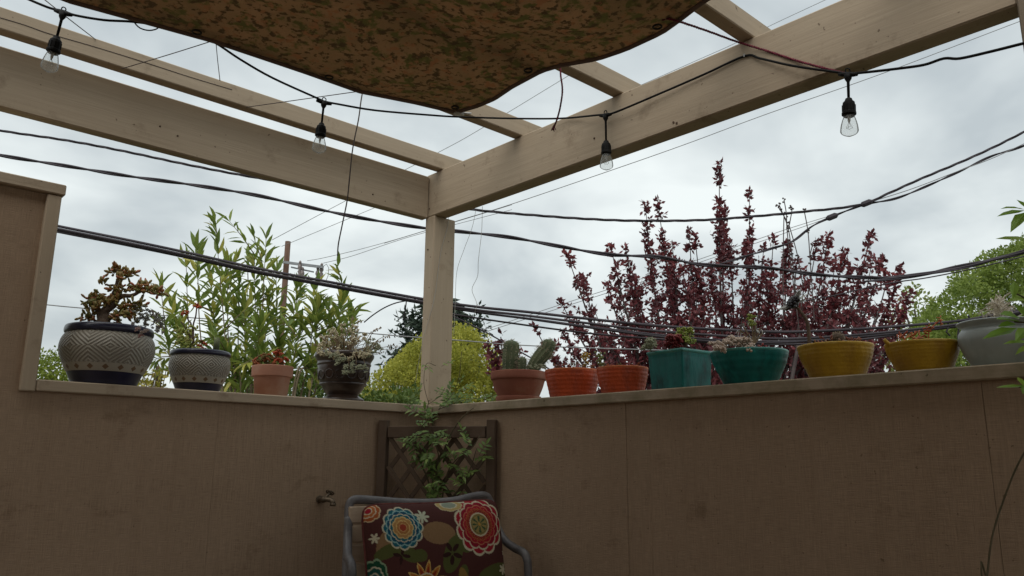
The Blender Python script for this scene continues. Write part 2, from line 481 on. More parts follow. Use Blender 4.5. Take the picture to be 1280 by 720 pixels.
# nail heads and holes on post and beams
def nails(pts, r=.003):
    for p, d in pts:
        m = MB(); m.tube([p, p - d * .002], r, 7); m.build('nail', M_nail, pg)
NX, NY = V(1, 0, 0), V(0, 1, 0)
for px, py in ((545, 255), (537, 261), (552, 261), (555, 252)):
    nails([(PX(px, py, 1.8063), NX)], .0028) if px < 541 else nails([(PY(px, py, 2.4328), NY)], .0028)
nails([(PX(535, 312, 1.8063), NX), (PX(743, 173, 1.8078), NX), (PX(842, 153, 1.8078), NX), (PX(846, 154, 1.8078), NX)], .0035)
nails([(PY(466, 243, 2.4738), NY), (PY(200, 158, 2.4738), NY), (PY(222, 170, 2.4738), NY)], .003)

# unseen building added behind the viewer to block and bounce light: two storeys, roof eave, a door and a window facing the patio
M_stucco = mat('house_stucco', (.50, .42, .33), (.56, .48, .38), scale=2, rough=.9, bump=.2, bscale=120)
M_roof = mat('roof_shingle', (.05, .045, .04), (.08, .07, .06), scale=9, rough=.9)
M_white = mat('white_frame_paint', (.5, .49, .46), (.56, .55, .52), rough=.5)
M_pane = mat('window_pane', (.02, .025, .03), (.03, .035, .04), rough=.08, spec=.6)
hs = thing('added_house', 'unseen cream stucco wall added behind the viewer to shape the light', 'added_house', (-4.5, -1, 0))
b = MB(); b.box((-9, -6, -3), (-4.501, 2.57, 2.7)); b.build('wall', M_stucco, hs)
b = MB(); b.box((-9.2, -6.2, 2.71), (-4.25, 2.8, 2.85)); b.build('roof', M_roof, hs)
dr = MB(); dr.box((-4.5, -.4, .02), (-4.475, .5, 2.05)); d = dr.build('door', M_white, hs, bevel=.004)
dr = MB(); dr.box((-4.4745, -.28, .3), (-4.47, .38, 1.9)); dr.build('pane', M_pane, d)
# low wall on the open side behind the viewer
bw = thing('rear_parapet_wall', 'taupe plywood parapet wall on the side behind the viewer', 'wall', (0, -2.3, 0))
b = MB(); b.box((-4.5, -2.36, 0), (1.815, -2.2, ZC0)); b.build('plywood_panel', 'taupe_plywood', bw)
b = MB(); b.box((-4.5, -2.385, ZC0), (1.80, -2.185, ZC1)); b.build('cap_board', 'cap_timber_x', bw, bevel=.003)

# ------------------------------------------------------------------ shade cloth
def cloth_mat():
    m = bpy.data.materials.new('mottled_shade_cloth'); m.use_nodes = True
    N = m.node_tree.nodes; L = m.node_tree.links
    b = N['Principled BSDF']; b.inputs['Roughness'].default_value = .9; b.inputs['Specular IOR Level'].default_value = .1
    tc = N.new('ShaderNodeTexCoord')
    def nz(sc, det, off, st=(1, 1, 1)):
        mp = N.new('ShaderNodeMapping'); mp.inputs['Location'].default_value = (off,) * 3; mp.inputs['Scale'].default_value = st
        n = N.new('ShaderNodeTexNoise'); n.inputs['Scale'].default_value = sc; n.inputs['Detail'].default_value = det; n.inputs['Roughness'].default_value = .6
        L.new(tc.outputs['Object'], mp.inputs[0]); L.new(mp.outputs[0], n.inputs[0]); return n.outputs['Fac']
    def step(f, p0, p1):
        r = N.new('ShaderNodeValToRGB'); r.color_ramp.elements[0].position = p0; r.color_ramp.elements[1].position = p1; L.new(f, r.inputs[0]); return r.outputs[0]
    def mix(a, bcol, f):
        x = N.new('ShaderNodeMix'); x.data_type = 'RGBA'; L.new(f, x.inputs['Factor'])
        if isinstance(a, tuple): x.inputs['A'].default_value = (*a, 1)
        else: L.new(a, x.inputs['A'])
        x.inputs['B'].default_value = (*bcol, 1); return x.outputs['Result']
    c = mix((.44, .31, .195), (.37, .27, .165), step(nz(5, 4, 1), .4, .6))
    c = mix(c, (.23, .215, .10), step(nz(21, 4, 4), .52, .60))
    c = mix(c, (.19, .142, .088), step(nz(46, 4, 8), .53, .59))
    c = mix(c, (.42, .255, .15), step(nz(34, 4, 12), .56, .63))
    L.new(c, b.inputs['Base Color'])
    t = N.new('ShaderNodeBsdfTranslucent'); L.new(c, t.inputs[0])
    ms = N.new('ShaderNodeMixShader'); ms.inputs[0].default_value = .4
    L.new(b.outputs[0], ms.inputs[1]); L.new(t.outputs[0], ms.inputs[2]); L.new(ms.outputs[0], N['Material Output'].inputs[0])
    return m
M_cloth = cloth_mat()
M_hem = mat('dark_hem', (.14, .10, .085), (.18, .13, .11), scale=30, rough=.9)
ZS = 2.165
le = [PZ(x, y, ZS) for x, y in ((570, 139), (520, 127), (450, 113), (380, 88), (265, 49), (175, 24), (85, -1))]
le += [V(.1, 2.02, ZS), V(-.5, 2.03, ZS), V(-1.25, 2.0, ZS)]
re_ = [PZ(x, y, ZS) for x, y in ((570, 139), (597, 131), (618, 122), (640, 107), (677, 87), (701, 80), (747, 72), (782, 60), (827, 39), (848, 24), (879, 0))]
re_ += [V(1.47, .6, ZS), V(1.45, .2, ZS), V(1.48, -.3, ZS), V(1.46, -1.0, ZS)]
def interp(tab, key, val, q):
    tab = sorted(tab, key=lambda p: p[key])
    if q <= tab[0][key]: return tab[0][val]
    for a, b2 in zip(tab, tab[1:]):
        if q <= b2[key]:
            t = (q - a[key]) / (b2[key] - a[key] + 1e-9); return a[val] * (1 - t) + b2[val] * t
    return tab[-1][val]
sail = thing('shade_cloth', 'mottled brown camouflage shade cloth slung under the rafters', 'shade cloth', le[0])
NS, NT = 90, 90
tip = le[0]
def sail_pt(s, t):
    Xs = tip.x * (1 - s) - 1.25 * s; Yt = tip.y * (1 - t) - 1.0 * t
    x = interp(re_, 1, 0, Yt) * (1 - s) - 1.25 * s
    y = interp(le, 0, 1, Xs) * (1 - t) - 1.0 * t
    e = min(1, s * 9) * min(1, t * 9)
    sag = .075 * math.sin(math.pi * min(1, s * 1.05)) ** .8 * math.sin(math.pi * min(1, t)) ** .8
    nn = mnoise.noise(V(x * 2.3, y * 2.3, 1.7)) * .03 + mnoise.noise(V((x - y) * 5, (x + y) * 1.2, 4)) * .014
    th = math.atan2(tip.y - y + .02, tip.x - x + .02); rr = math.hypot(tip.x - x, tip.y - y)
    fold = .011 * math.sin(th * 11 + 1.5 * mnoise.noise(V(x * 2, y * 2, 9))) * math.exp(-rr * 1.3) * min(1, rr * 5)
    fold += .010 * math.sin((x * .8 + y * 1.3) * 9 + 2 * mnoise.noise(V(x * 1.5, y * 1.5, 2)))
    return V(x, y, ZS - sag + (nn + fold) * e)
sv = [sail_pt((i / NS) ** 1.4, (j / NT) ** 1.4) for i in range(NS + 1) for j in range(NT + 1)]
m = MB(); m.add(sv, [(i * (NT + 1) + j, i * (NT + 1) + j + 1, (i + 1) * (NT + 1) + j + 1, (i + 1) * (NT + 1) + j) for i in range(NS) for j in range(NT)])
so = m.build('cloth', M_cloth, sail, smooth=True)
sm = so.modifiers.new('thickness', 'SOLIDIFY'); sm.thickness = .0016
def hem(pts):
    pts = [p + V(0, 0, -.004) for p in pts]
    m = MB(); m.tube(pts, .0065, 8); return m.build('hem', M_hem, sail, smooth=True)
hem([sv[i * (NT + 1)] for i in range(0, NS + 1)]); hem([sv[j] for j in range(0, NT + 1)])
hp = [sv[i * (NT + 1)] + V(0, 0, -.012) for i in range(0, 26)]
M_clip = mat('white_plastic', (.6, .62, .62), (.7, .72, .72), rough=.35)
m = MB(); c = PZ(573, 142, ZS - .01); m.tube([c + V(-.012, .01, 0), c, c + V(.014, -.012, -.003)], [.005, .008, .004], 8); m.tube([c + V(.01, -.01, .002), c + V(.03, -.03, .0)], .003, 6); m.build('clip', M_clip, sail, smooth=True)

# stitched seam and eyelets
m = MB(); m.tube([sail_pt((i / 60) ** 1.4, .42) + V(0, 0, -.003) for i in range(61)], .0035, 6); m.build('seam', M_hem, sail, smooth=True)
for s_, t_ in ((.012, .012), (.012, .13), (.012, .27), (.16, .010), (.30, .010)):
    c = sail_pt(s_, t_) + V(0, 0, -.004); m = MB()
    m.tube([c + V(.011 * math.cos(a), .011 * math.sin(a), 0) for a in np.linspace(0, 2 * math.pi, 15)], .0028, 6, cap=False); m.build('eyelet', M_dark_metal, sail, smooth=True)

# ------------------------------------------------------------------ string lights
M_rub = mat('black_rubber', (.006, .006, .006), (.011, .0105, .01), scale=40, rough=.6, spec=.15)
M_fil = mat('filament_support', (.35, .34, .32), (.45, .44, .42), rough=.3, metal=.5)
glass_mat()
S1, S2, S3, S4 = PF(79, 16, 1.80), PF(405, 128, 2.25), PX(757, 144, 1.785), PX(1060, 93, 1.775)
sl = thing('string_lights', 'black cord of clear bulb string lights looped under the pergola', 'string lights', S2)
hook = PX(931, 70, 1.803)
cord = [PF(-60, -45, 1.76), PF(20, -8, 1.78), PF(52, 6, 1.79), PF(66, 11, 1.8), S1 + V(0, 0, .005), PF(94, 19, 1.8), PF(130, 25, 1.82), PF(165, 27, 1.85), PF(200, 32, 1.89), PF(240, 42, 1.94), PF(268, 53, 1.98),
        PF(300, 74, 2.04), PF(340, 97, 2.11), PF(395, 122, 2.23), S2 + V(0, 0, .004), PF(422, 130, 2.27), PF(470, 138, 2.33), PF(540, 144, 2.42), PF(573, 146, 2.46), PF(640, 148, 2.5), PF(700, 148, 2.48), PX(745, 144, 1.782),
        S3 + V(0, 0, .003), PX(770, 140, 1.784), PX(820, 119, 1.794), PX(880, 93, 1.800), hook, PX(950, 73, 1.801), PX(990, 82, 1.792), PX(1045, 90, 1.777), S4 + V(0, 0, .003), PX(1075, 91, 1.777), PX(1120, 86, 1.792), PX(1155, 81, 1.802), PX(1180, 73, 1.797), PX(1200, 73, 1.797), PX(1240, 64, 1.782), PX(1280, 54, 1.782), PX(1330, 42, 1.782)]
m = MB(); m.tube(spline(cord, 5), .0033, 7); m.build('cord', M_rub, sl, smooth=True)
def light(S, sw, ang, bulb_r=.021, hang=.035):
    """moulded T on the cord, short lead, socket, clear bulb"""
    d = (V(0, 0, -1) + FWD.cross(V(0, 0, 1)) * ang).normalized()
    m = MB()
    a = cord_dir[id(S)]
    m.tube([S - a * .024, S - a * .012, S + a * .012, S + a * .024], [.0038, .0062, .0062, .0038], 9)
    m.tube([S, S + d * .012, S + d * .02, S + d * (.02 + hang)], [.010, .008, .0036, .0032], 9)
    m.tube([S + V(0, 0, .004) + a * .006 * math.cos(t) + V(0, 0, .006 + .006 * math.sin(t)) for t in np.linspace(0, 6.3, 12)], .0016, 5)
    hold = m.build('drop_lead', M_rub, sl, smooth=True)
    b0 = S + d * (.02 + hang)
    m = MB(); M = [(.004, 0), (.0075, .002), (.0095, .008), (.0135, .012), (.0145, .02), (.0145, .036), (.0165, .038), (.0165, .043), (.0135, .044), (.0125, .0475), (.0, .0475)]
    m.lathe(b0, M, 18, axis=d)
    for k in range(10):
        t = k / 10 * 2 * math.pi; x = d.orthogonal().normalized(); y = d.cross(x)
        q = (x * math.cos(t) + y * math.sin(t)) * .0147
        m.tube([b0 + q + d * .018, b0 + q + d * .035], .0011, 4)
    sk = m.build('socket', M_rub, sl, smooth=False)
    b1 = b0 + d * .046
    prof = [(.0115, 0)] + [(.0118 + (bulb_r - .0118) * math.sin(min(1, t * 1.35) * math.pi / 2) if t < .74 else bulb_r * math.cos((t - .74) / .26 * math.pi / 2), .054 * t) for t in np.linspace(.05, 1, 16)]
    m = MB(); m.lathe(b1, prof, 20, axis=d); bb = m.build('bulb', MATS['glass'], sl, smooth=True, label='clear unlit glass bulb')
    m = MB(); m.tube([b1, b1 + d * .012, b1 + d * .02], [.004, .0035, .001], 7)
    x = d.orthogonal().normalized(); y = d.cross(x)
    for k in range(4):
        t = k * math.pi / 2
        m.tube([b1 + d * .014, b1 + d * .03 + (x * math.cos(t) + y * math.sin(t)) * .007], .0004, 4)
    m.tube([b1 + d * (.03 + .002 * (k % 2)) + (x * math.cos(k * .7) + y * math.sin(k * .7)) * .007 for k in range(9)], .0004, 4)
    m.build('filament', M_fil, bb)
cord_dir = {id(S1): (PF(94, 19, 1.8) - PF(66, 11, 1.8)).normalized(), id(S2): (PF(420, 130, 2.27) - PF(396, 124, 2.24)).normalized(),
            id(S3): (PX(770, 140, 1.80) - PX(745, 144, 1.80)).normalized(), id(S4): (PX(1075, 91, 1.79) - PX(1045, 91, 1.79)).normalized()}
light(S1, 0, -.10, .0195, .046); light(S2, 0, -.04, .021, .048); light(S3, 0, .0, .021, .066); light(S4, 0, -.06, .0205, .042)
m = MB(); m.tube([hook + V(.008, 0, .004), hook + V(-.004, 0, .004), hook + V(-.004, 0, -.004)], .0018, 5); m.build('hook', M_fil, sl)

# ropes and loose strings tied to the shade cloth
M_red = mat('red_and_black_rope', (.22, .03, .05), (.05, .01, .02), scale=9, stretch=(60, 60, 60), rough=.85, lo=.45, hi=.55)
def twist(pts, r, turns=60):
    m = MB(); pts = spline(pts, 14)
    for ph in (0, 2.09, 4.19):
        out = []
        for i, p in enumerate(pts):
            d = (pts[min(i + 1, len(pts) - 1)] - pts[max(0, i - 1)]).normalized(); x = d.cross(V(.3, .2, 1)).normalized(); y = d.cross(x)
            a = ph + turns * 2 * math.pi * i / len(pts)
            out.append(p + (x * math.cos(a) + y * math.sin(a)) * r * .55)
        m.tube(out, r * .62, 5, tint=rnd(0, 1))
    return m
rp = thing('tie_rope', 'taut red and black twisted rope from cloth edge to beam', 'rope', PX(920, 52, 1.802))
twist([PZ(829, 22, ZS), PZ(846, 26, ZS - .01), PX(885, 39, 1.702), PX(921, 52, 1.782), PX(960, 64, 1.804), PX(1000, 77, 1.802), PX(1045, 89, 1.782), PX(1056, 92, 1.772)], .0034, 40).build('rope', M_red, rp, smooth=True)
m = MB(); c = PZ(829, 22, ZS); m.ball(c, .008, 8, 6); m.build('knot', M_red, rp, smooth=True)
rp = thing('loose_rope', 'short red rope end dangling from the shade cloth edge', 'rope', PZ(700, 82, ZS))
dk = [PF(700, 80, 2.11), PF(701, 95, 2.11), PF(703, 112, 2.11), PF(701, 130, 2.11), PF(697, 147, 2.11), PF(692, 160, 2.11)]
twist(dk, .0026, 16).build('rope', M_red, rp, smooth=True)
m = MB()
for k in range(9):
    m.tube([dk[-1] + V(0, 0, .008), dk[-1] + V(rnd(-.007, .007), rnd(-.007, .007), -.008)], .0012, 4)
m.build('frayed_end', M_red, rp)
M_wire = mat('dark_wire', (.06, .045, .04), (.09, .07, .06), rough=.6)
M_twine = mat('pale_twine', (.35, .34, .31), (.45, .44, .4), rough=.8)
def wire(name, label, cat, pts, r, m, n=6, sp=5, group=None):
    b = MB(); ps = spline(pts, sp); b.tube(ps, r, n)
    o = b.build(name, m, smooth=True)
    return tag(o, label, cat, group)
wire('hanging_wire', 'dark loose wire dangling from the cloth edge down past the beam', 'wire', [PF(453, 116, 2.36), PF(451, 128, 2.36), PF(448, 150, 2.36), PF(441, 185, 2.36), PF(437, 222, 2.36), PF(434, 250, 2.36), PF(428, 280, 2.36), PF(423, 305, 2.36), PF(422, 320, 2.36)], .0021, M_wire)
rz = lambda px, py: PY(px, py, 2.3905)
wire('guy_string', 'thin string from cloth edge to rafter beside second bulb', 'string', [PZ(450, 114, ZS), PF(400, 121, 2.3), rz(308, 134)], .0014, M_wire)
wire('guy_string', 'thin string running from cloth edge down left to the rafter', 'string', [PZ(266, 51, ZS), PF(212, 68, 2.06), rz(152, 86)], .0014, M_wire)
wire('guy_string', 'thin short string hanging straight from cloth edge left of centre', 'string', [PZ(270, 53, ZS), PF(272, 75, 2.1), PF(275, 101, 2.12)], .0012, M_wire)
wire('guy_string', 'thin string from the first socket down to the rafter edge', 'string', [PF(50, -5, 1.82), PF(84, 22, 1.86), rz(119, 49)], .0013, M_wire)
wire('cord_loop', 'slack loop of cord under the cloth edge near first bulb', 'cord', [PZ(165, 22, ZS), PF(168, 28, 1.87), PF(175, 35, 1.87), PF(186, 38, 1.88), PF(196, 36, 1.88), PZ(200, 31, ZS)], .0019, M_rub)
wire('rafter_wire', 'thin wire stapled along the face of the first rafter', 'wire', [rz(-40, 10), rz(0, 22), rz(30, 31), rz(55, 40), rz(75, 46), rz(120, 59), rz(175, 76), rz(240, 97), rz(290, 112)], .0012, M_wire)
wire('twine', 'pale twine hanging down the face of the corner post', 'twine', [PY(561, 243, 2.431), PY(561, 268, 2.431), PY(559, 285, 2.43), PY(552, 310, 2.431), PY(548, 335, 2.431), PY(545, 360, 2.431), PY(540, 385, 2.431), PX(530, 420, 1.80), PX(524, 450, 1.80), PX(519, 480, 1.80)], .0009, M_twine, 5)
wire('twine', 'pale twine hanging from the beam just right of the post', 'twine', [PX(595, 262, 1.84), PX(590, 285, 1.84), PX(580, 312, 1.84), PX(571, 340, 1.84), PX(569, 380, 1.86), PX(567, 420, 1.85)], .0008, M_twine, 5)
wire('twine', 'knotted pale twine hanging further right of the post', 'twine', [PX(603, 258, 1.84), PX(602, 290, 1.84), PX(598, 325, 1.84), PX(597, 345, 1.85), PX(590, 362, 1.84), PX(596, 380, 1.84), PX(592, 395, 1.85)], .0009, M_twine, 5)

# ------------------------------------------------------------------ overhead cables beyond the wall (all hang in vertical planes)
M_cab = mat('weathered_black_cable', (.032, .026, .032), (.055, .046, .054), scale=5, rough=.7)
M_line = mat('far_line', (.20, .20, .205), (.26, .26, .26), scale=5, rough=.6)
def cable(label, pts, F, r, strands=1, tw=0.0, name='overhead_cable', group='service cables beyond the wall'):
    ps = spline([PF(x, y, F) for x, y in pts], 10)
    r *= .84
    m = MB()
    if strands == 1:
        m.tube(ps, r, 7)
    else:
        tot = 0
        for k in range(strands):
            out = []; L = 0
            for i, p in enumerate(ps):
                if i: L += (p - ps[i - 1]).length
                d = (ps[min(i + 1, len(ps) - 1)] - ps[max(0, i - 1)]).normalized(); x = d.cross(V(0, 0, 1)).normalized(); y = d.cross(x)
                a = k * 2 * math.pi / strands + L * tw
                out.append(p + (x * math.cos(a) + y * math.sin(a)) * r * (1.05 if strands > 2 else .9))
            m.tube(out, r, 6)
    o = m.build(name, M_cab if r > .0034 else M_line, smooth=True)
    return tag(o, label, 'cable', group)
FA, FB, FC = 5.6, 5.2, 4.35
A1 = [(-250, 112), (-80, 146), (0, 163), (80, 175), (150, 188), (240, 207), (320, 222), (420, 238), (520, 252), (600, 263), (680, 270), (740, 274), (800, 276), (880, 275), (960, 269), (1010, 264), (1050, 260), (1083, 254), (1110, 242), (1150, 224), (1200, 203), (1240, 185), (1290, 160), (1400, 105)]
cable('twisted cable passing just under the left beam, rising at right', A1, FA, .0062, 3, 14)
cable('cable branching off a splice above the plum, rising to the right', [(900, 330), (960, 312), (990, 302), (1015, 283), (1040, 271), (1065, 261), (1083, 255), (1120, 248), (1160, 232), (1200, 214), (1240, 195), (1290, 178), (1400, 125)], FA + .02, .0062, 2, 12)
cable('thin wire between the two rising cables at upper right', [(1083, 254), (1140, 236), (1200, 213), (1240, 198), (1290, 175)], FA, .0036)
for i, (x, y) in enumerate(((1083, 254), (1040, 271))):
    sp = MB(); c = PF(x, y, FA); d = (PF(x + 20, y - 8, FA) - c).normalized()
    sp.tube([c - d * .045, c - d * .03, c + d * .03, c + d * .045], [.012, .022, .022, .012], 8)
    tag(sp.build('splice_sleeve', M_cab, smooth=False), ('dark splice sleeve where the two rising cables meet', 'dark splice sleeve on the lower branch above the plum')[i], 'splice')
cable('heavy cable crossing behind the post under the left beam', [(-250, 145), (-80, 178), (0, 194), (80, 207), (160, 220), (240, 231), (320, 244), (400, 262), (460, 274), (530, 285), (580, 290), (640, 297), (700, 308), (760, 318), (820, 321), (850, 326), (880, 331), (960, 335), (1010, 342), (1060, 346), (1110, 347), (1150, 343), (1200, 333), (1280, 316), (1400, 290)], FB, .0088, 2, 9)
cable('cable joining the heavy one at right above green tree', [(1080, 352), (1130, 347), (1170, 341), (1220, 331), (1290, 311), (1400, 285)], FB - .1, .007, 2, 7)
C1 = [(-250, 212), (0, 267), (75, 283), (160, 300), (240, 317), (320, 335), (420, 354), (530, 374), (600, 384), (660, 390), (740, 399), (820, 407), (900, 412), (980, 415), (1060, 412), (1120, 408), (1200, 401), (1240, 394), (1300, 383), (1400, 365)]
def shift(pts, f): return [(x, y + f(x)) for x, y in pts]
cable('top cable of the thick bundle crossing above the left pots', C1, FC, .0095, 1)
cable('second cable of the thick bundle, a little below the top one', shift(C1, lambda x: 3.5 + max(0, x - 560) * .012 if x < 1000 else 9 - (x - 1000) * .025), FC - .02, .0085, 1)
cable('third cable of the bundle, sagging lower behind the orange pots', shift(C1, lambda x: 5.5 + max(0, x - 560) * .03 if x < 900 else 15.5 - (x - 900) * .03), FC + .03, .008, 1)
cable('lowest cable of the thick bundle at far left', shift(C1, lambda x: 8 - .006 * x if x < 560 else 6 + (x - 560) * .02 if x < 900 else 13 - (x - 900) * .02), FC + .06, .007, 1)
cable('slack cable sagging lowest behind the teal and yellow bowls', [(560, 392), (640, 404), (740, 417), (840, 425), (930, 430), (1010, 430), (1080, 424), (1150, 414), (1210, 404), (1290, 390)], FC + .1, .0065, 1)
cable('short bent cable end arching off the bundle left of post', [(455, 403), (466, 394), (480, 385), (494, 379), (508, 376), (520, 374)], FC + .12, .0045, 1)
cable('short cut lead hanging from the bundle left of post', [(508, 375), (507, 384), (504, 401)], FC + .1, .0042, 1)
cable('cable rising right from the dark rosette to green tree', [(985, 381), (1007, 376), (1045, 369), (1087, 359), (1125, 352), (1160, 347), (1220, 335), (1290, 318)], FB + .1, .0055, 1)
cable('wire slanting down right of the post behind the cactus', [(560, 392), (605, 414), (640, 434), (670, 451), (700, 470)], FC + .6, .0055, 1)
tb = MB()
for k in range(7):
    c = PF(1185 + k * 13, 405 - k * 2.4 + rnd(-2, 3), FC); tb.tube([c + V(0, 0, .02), c + V(.01, .0, -.01), c + V(-.01, .01, -.04 - .05 * (k % 3)), c + V(.01, 0, -.06)], .005, 5)
tag(tb.build('cable_tie_cluster', M_cab), 'tangle of taped cable ends beside the grey pot', 'cable tangle')
# thin distant lines
def thin(label, pts, F, r=.006):
    cable(label, pts, F, r * 1.0 if r < .004 else r, 1, 0, 'thin_line', 'thin distant lines')
def farline(label, pts, F, r):
    m = MB(); m.tube(spline([PF(x, y, F) for x, y in pts], 6), r, 5)
    tag(m.build('thin_line', M_line, smooth=True), label, 'power line', 'thin distant lines')
farline('thin grey line running close under the right beam', [(480, 304), (572, 276), (640, 255), (755, 216), (855, 181), (960, 142), (1100, 93), (1274, 27), (1400, -20)], 9, 0.0046)
farline('thin line from utility pole up past the shade cloth tip', [(340, 300), (432, 251), (547, 191), (596, 164), (700, 101), (800, 40)], 22, 0.0087)
farline('thin line from utility pole to below the left beam', [(352, 308), (410, 284), (470, 259), (560, 222)], 24, 0.0087)
farline('upper thin line from the crossarm to the post', [(384, 326), (406, 322), (460, 309), (530, 289), (640, 256)], 27, 0.0099)
farline('lower thin line from the crossarm to the post', [(404, 329), (440, 320), (490, 303), (530, 291), (640, 262)], 27, 0.0099)
farline('thin line above the beam at top right corner', [(800, 107), (872, 75), (917, 55), (965, 31), (1040, -4)], 22, 0.0087)
farline('thin level line low behind pots and post', [(-60, 368), (59, 381), (112, 386), (200, 394), (300, 402), (400, 411), (500, 420), (580, 426), (660, 432), (800, 437), (900, 440)], 7, 0.0053)
farline('upper of two thin lines climbing behind the plum', [(600, 414), (700, 381), (815, 344), (927, 306), (985, 286), (1040, 269)], 12, 0.0050)
farline('lower of two thin lines climbing behind the plum', [(600, 417), (700, 385), (815, 348), (927, 310), (985, 290), (1040, 271)], 12.2, 0.0050)

# ------------------------------------------------------------------ utility pole
M_pole = mat('creosote_pole', (.09, .05, .035), (.14, .085, .06), scale=3, stretch=(4, 4, .5), rough=.9)
M_gal = mat('galvanised_steel', (.22, .23, .24), (.3, .31, .32), rough=.5, metal=.4)
M_por = mat('porcelain', (.16, .13, .12), (.25, .21, .2), rough=.35)
FP = 28
up = PF(360, 302, FP)
upo = thing('utility_pole', 'brown utility pole with crossarm and insulators behind the leafy shrub', 'utility pole', V(up.x, up.y, -3))
m = MB(); m.tube([V(up.x, up.y, -3), V(up.x, up.y, up.z)], [.13, .10], 14); m.build('pole', M_pole, upo, smooth=True)
m = MB(); a, b2 = PF(349, 327, FP - .2), PF(404, 334, FP - .6); m.bar(a, b2, .08, .09); m.build('crossarm', M_gal, upo)
m = MB(); m.bar(PF(364, 334, FP - .2), PF(392, 340, FP - .4), .05, .05); m.build('brace', M_gal, upo)
for i, (x, y) in enumerate(((375, 332), (402, 335), (397, 340), (378, 340))):
    c = PF(x, y, FP - .45)
    m = MB(); m.lathe(c + V(0, 0, -.5), [(.01, 0), (.05, .02), (.07, .06), (.04, .1), (.07, .16), (.04, .2), (.08, .28), (.04, .34), (.08, .42), (.07, .5), (.03, .58), (.05, .6), (.05, .64), (.02, .68), (.0, .7)], 10)
    m.build('insulator', M_por, upo, smooth=True)
m = MB(); m.tube([PF(x, y, FP - .4) for x, y in ((404, 333), (408, 330), (411, 335), (410, 345), (407, 352))], .012, 5); m.build('jumper_wire', M_line, upo)
m = MB(); m.tube([PF(x, y, FP - .4) for x, y in ((312, 318), (309, 322), (310, 330), (314, 333))], .015, 5); m.ball(PF(312, 321, FP), .12, 8, 6); m.build('jumper_wire', M_line, upo)

# ------------------------------------------------------------------ pots on the walls
M_soil = mat('potting_soil', (.03, .022, .016), (.06, .045, .03), scale=60, rough=1, bump=.6, bscale=150)
M_navy = mat('navy_glaze', (.010, .011, .028), (.018, .018, .045), scale=14, rough=.3, spec=.5, bump=.05, bscale=40)
M_cream = mat('cream_glaze', (.36, .33, .27), (.42, .385, .31), scale=20, rough=.5, c3=(.25, .2, .15), scale3=14)
M_terra = mat('terracotta', (.40, .19, .125), (.46, .235, .16), scale=9, rough=.9, bump=.1, bscale=120, c3=(.5, .36, .28), scale3=7)
M_terra2 = mat('dark_terracotta', (.24, .085, .055), (.31, .12, .075), scale=9, rough=.85, bump=.1, bscale=120, c3=(.3, .19, .14), scale3=9)
M_brown = mat('dark_brown_glaze', (.028, .018, .014), (.055, .034, .024), scale=9, rough=.28, spec=.5, bump=.15, bscale=30)
M_orange = mat('orange_glaze', (.54, .08, .019), (.43, .06, .016), scale=10, rough=.45, spec=.4, bump=.25, bscale=120, c3=(.30, .05, .02), scale3=16, stretch=(1, 1, .45), lo3=.45, hi3=.66)
M_teal = mat('teal_glaze', (.004, .125, .114), (.006, .185, .166), scale=18, rough=.42, spec=.3, bump=.12, bscale=70, c3=(.003, .05, .047), scale3=15, stretch=(1, 1, .45), lo3=.45, hi3=.64)
M_tealr = mat('teal_glaze_worn', (.03, .22, .19), (.08, .26, .22), scale=30, rough=.35, spec=.5)
M_yellow = mat('mustard_glaze', (.45, .265, .013), (.35, .195, .011), scale=12, rough=.5, spec=.4, bump=.2, bscale=110, c3=(.29, .15, .014), scale3=15, stretch=(1, 1, .45), lo3=.45, hi3=.66)
M_grey = mat('grey_green_glaze', (.34, .38, .365), (.40, .44, .42), scale=8, rough=.35, spec=.45, bump=.08, bscale=50, c3=(.25, .29, .28), scale3=10, stretch=(1, 1, .5), lo3=.45, hi3=.66)

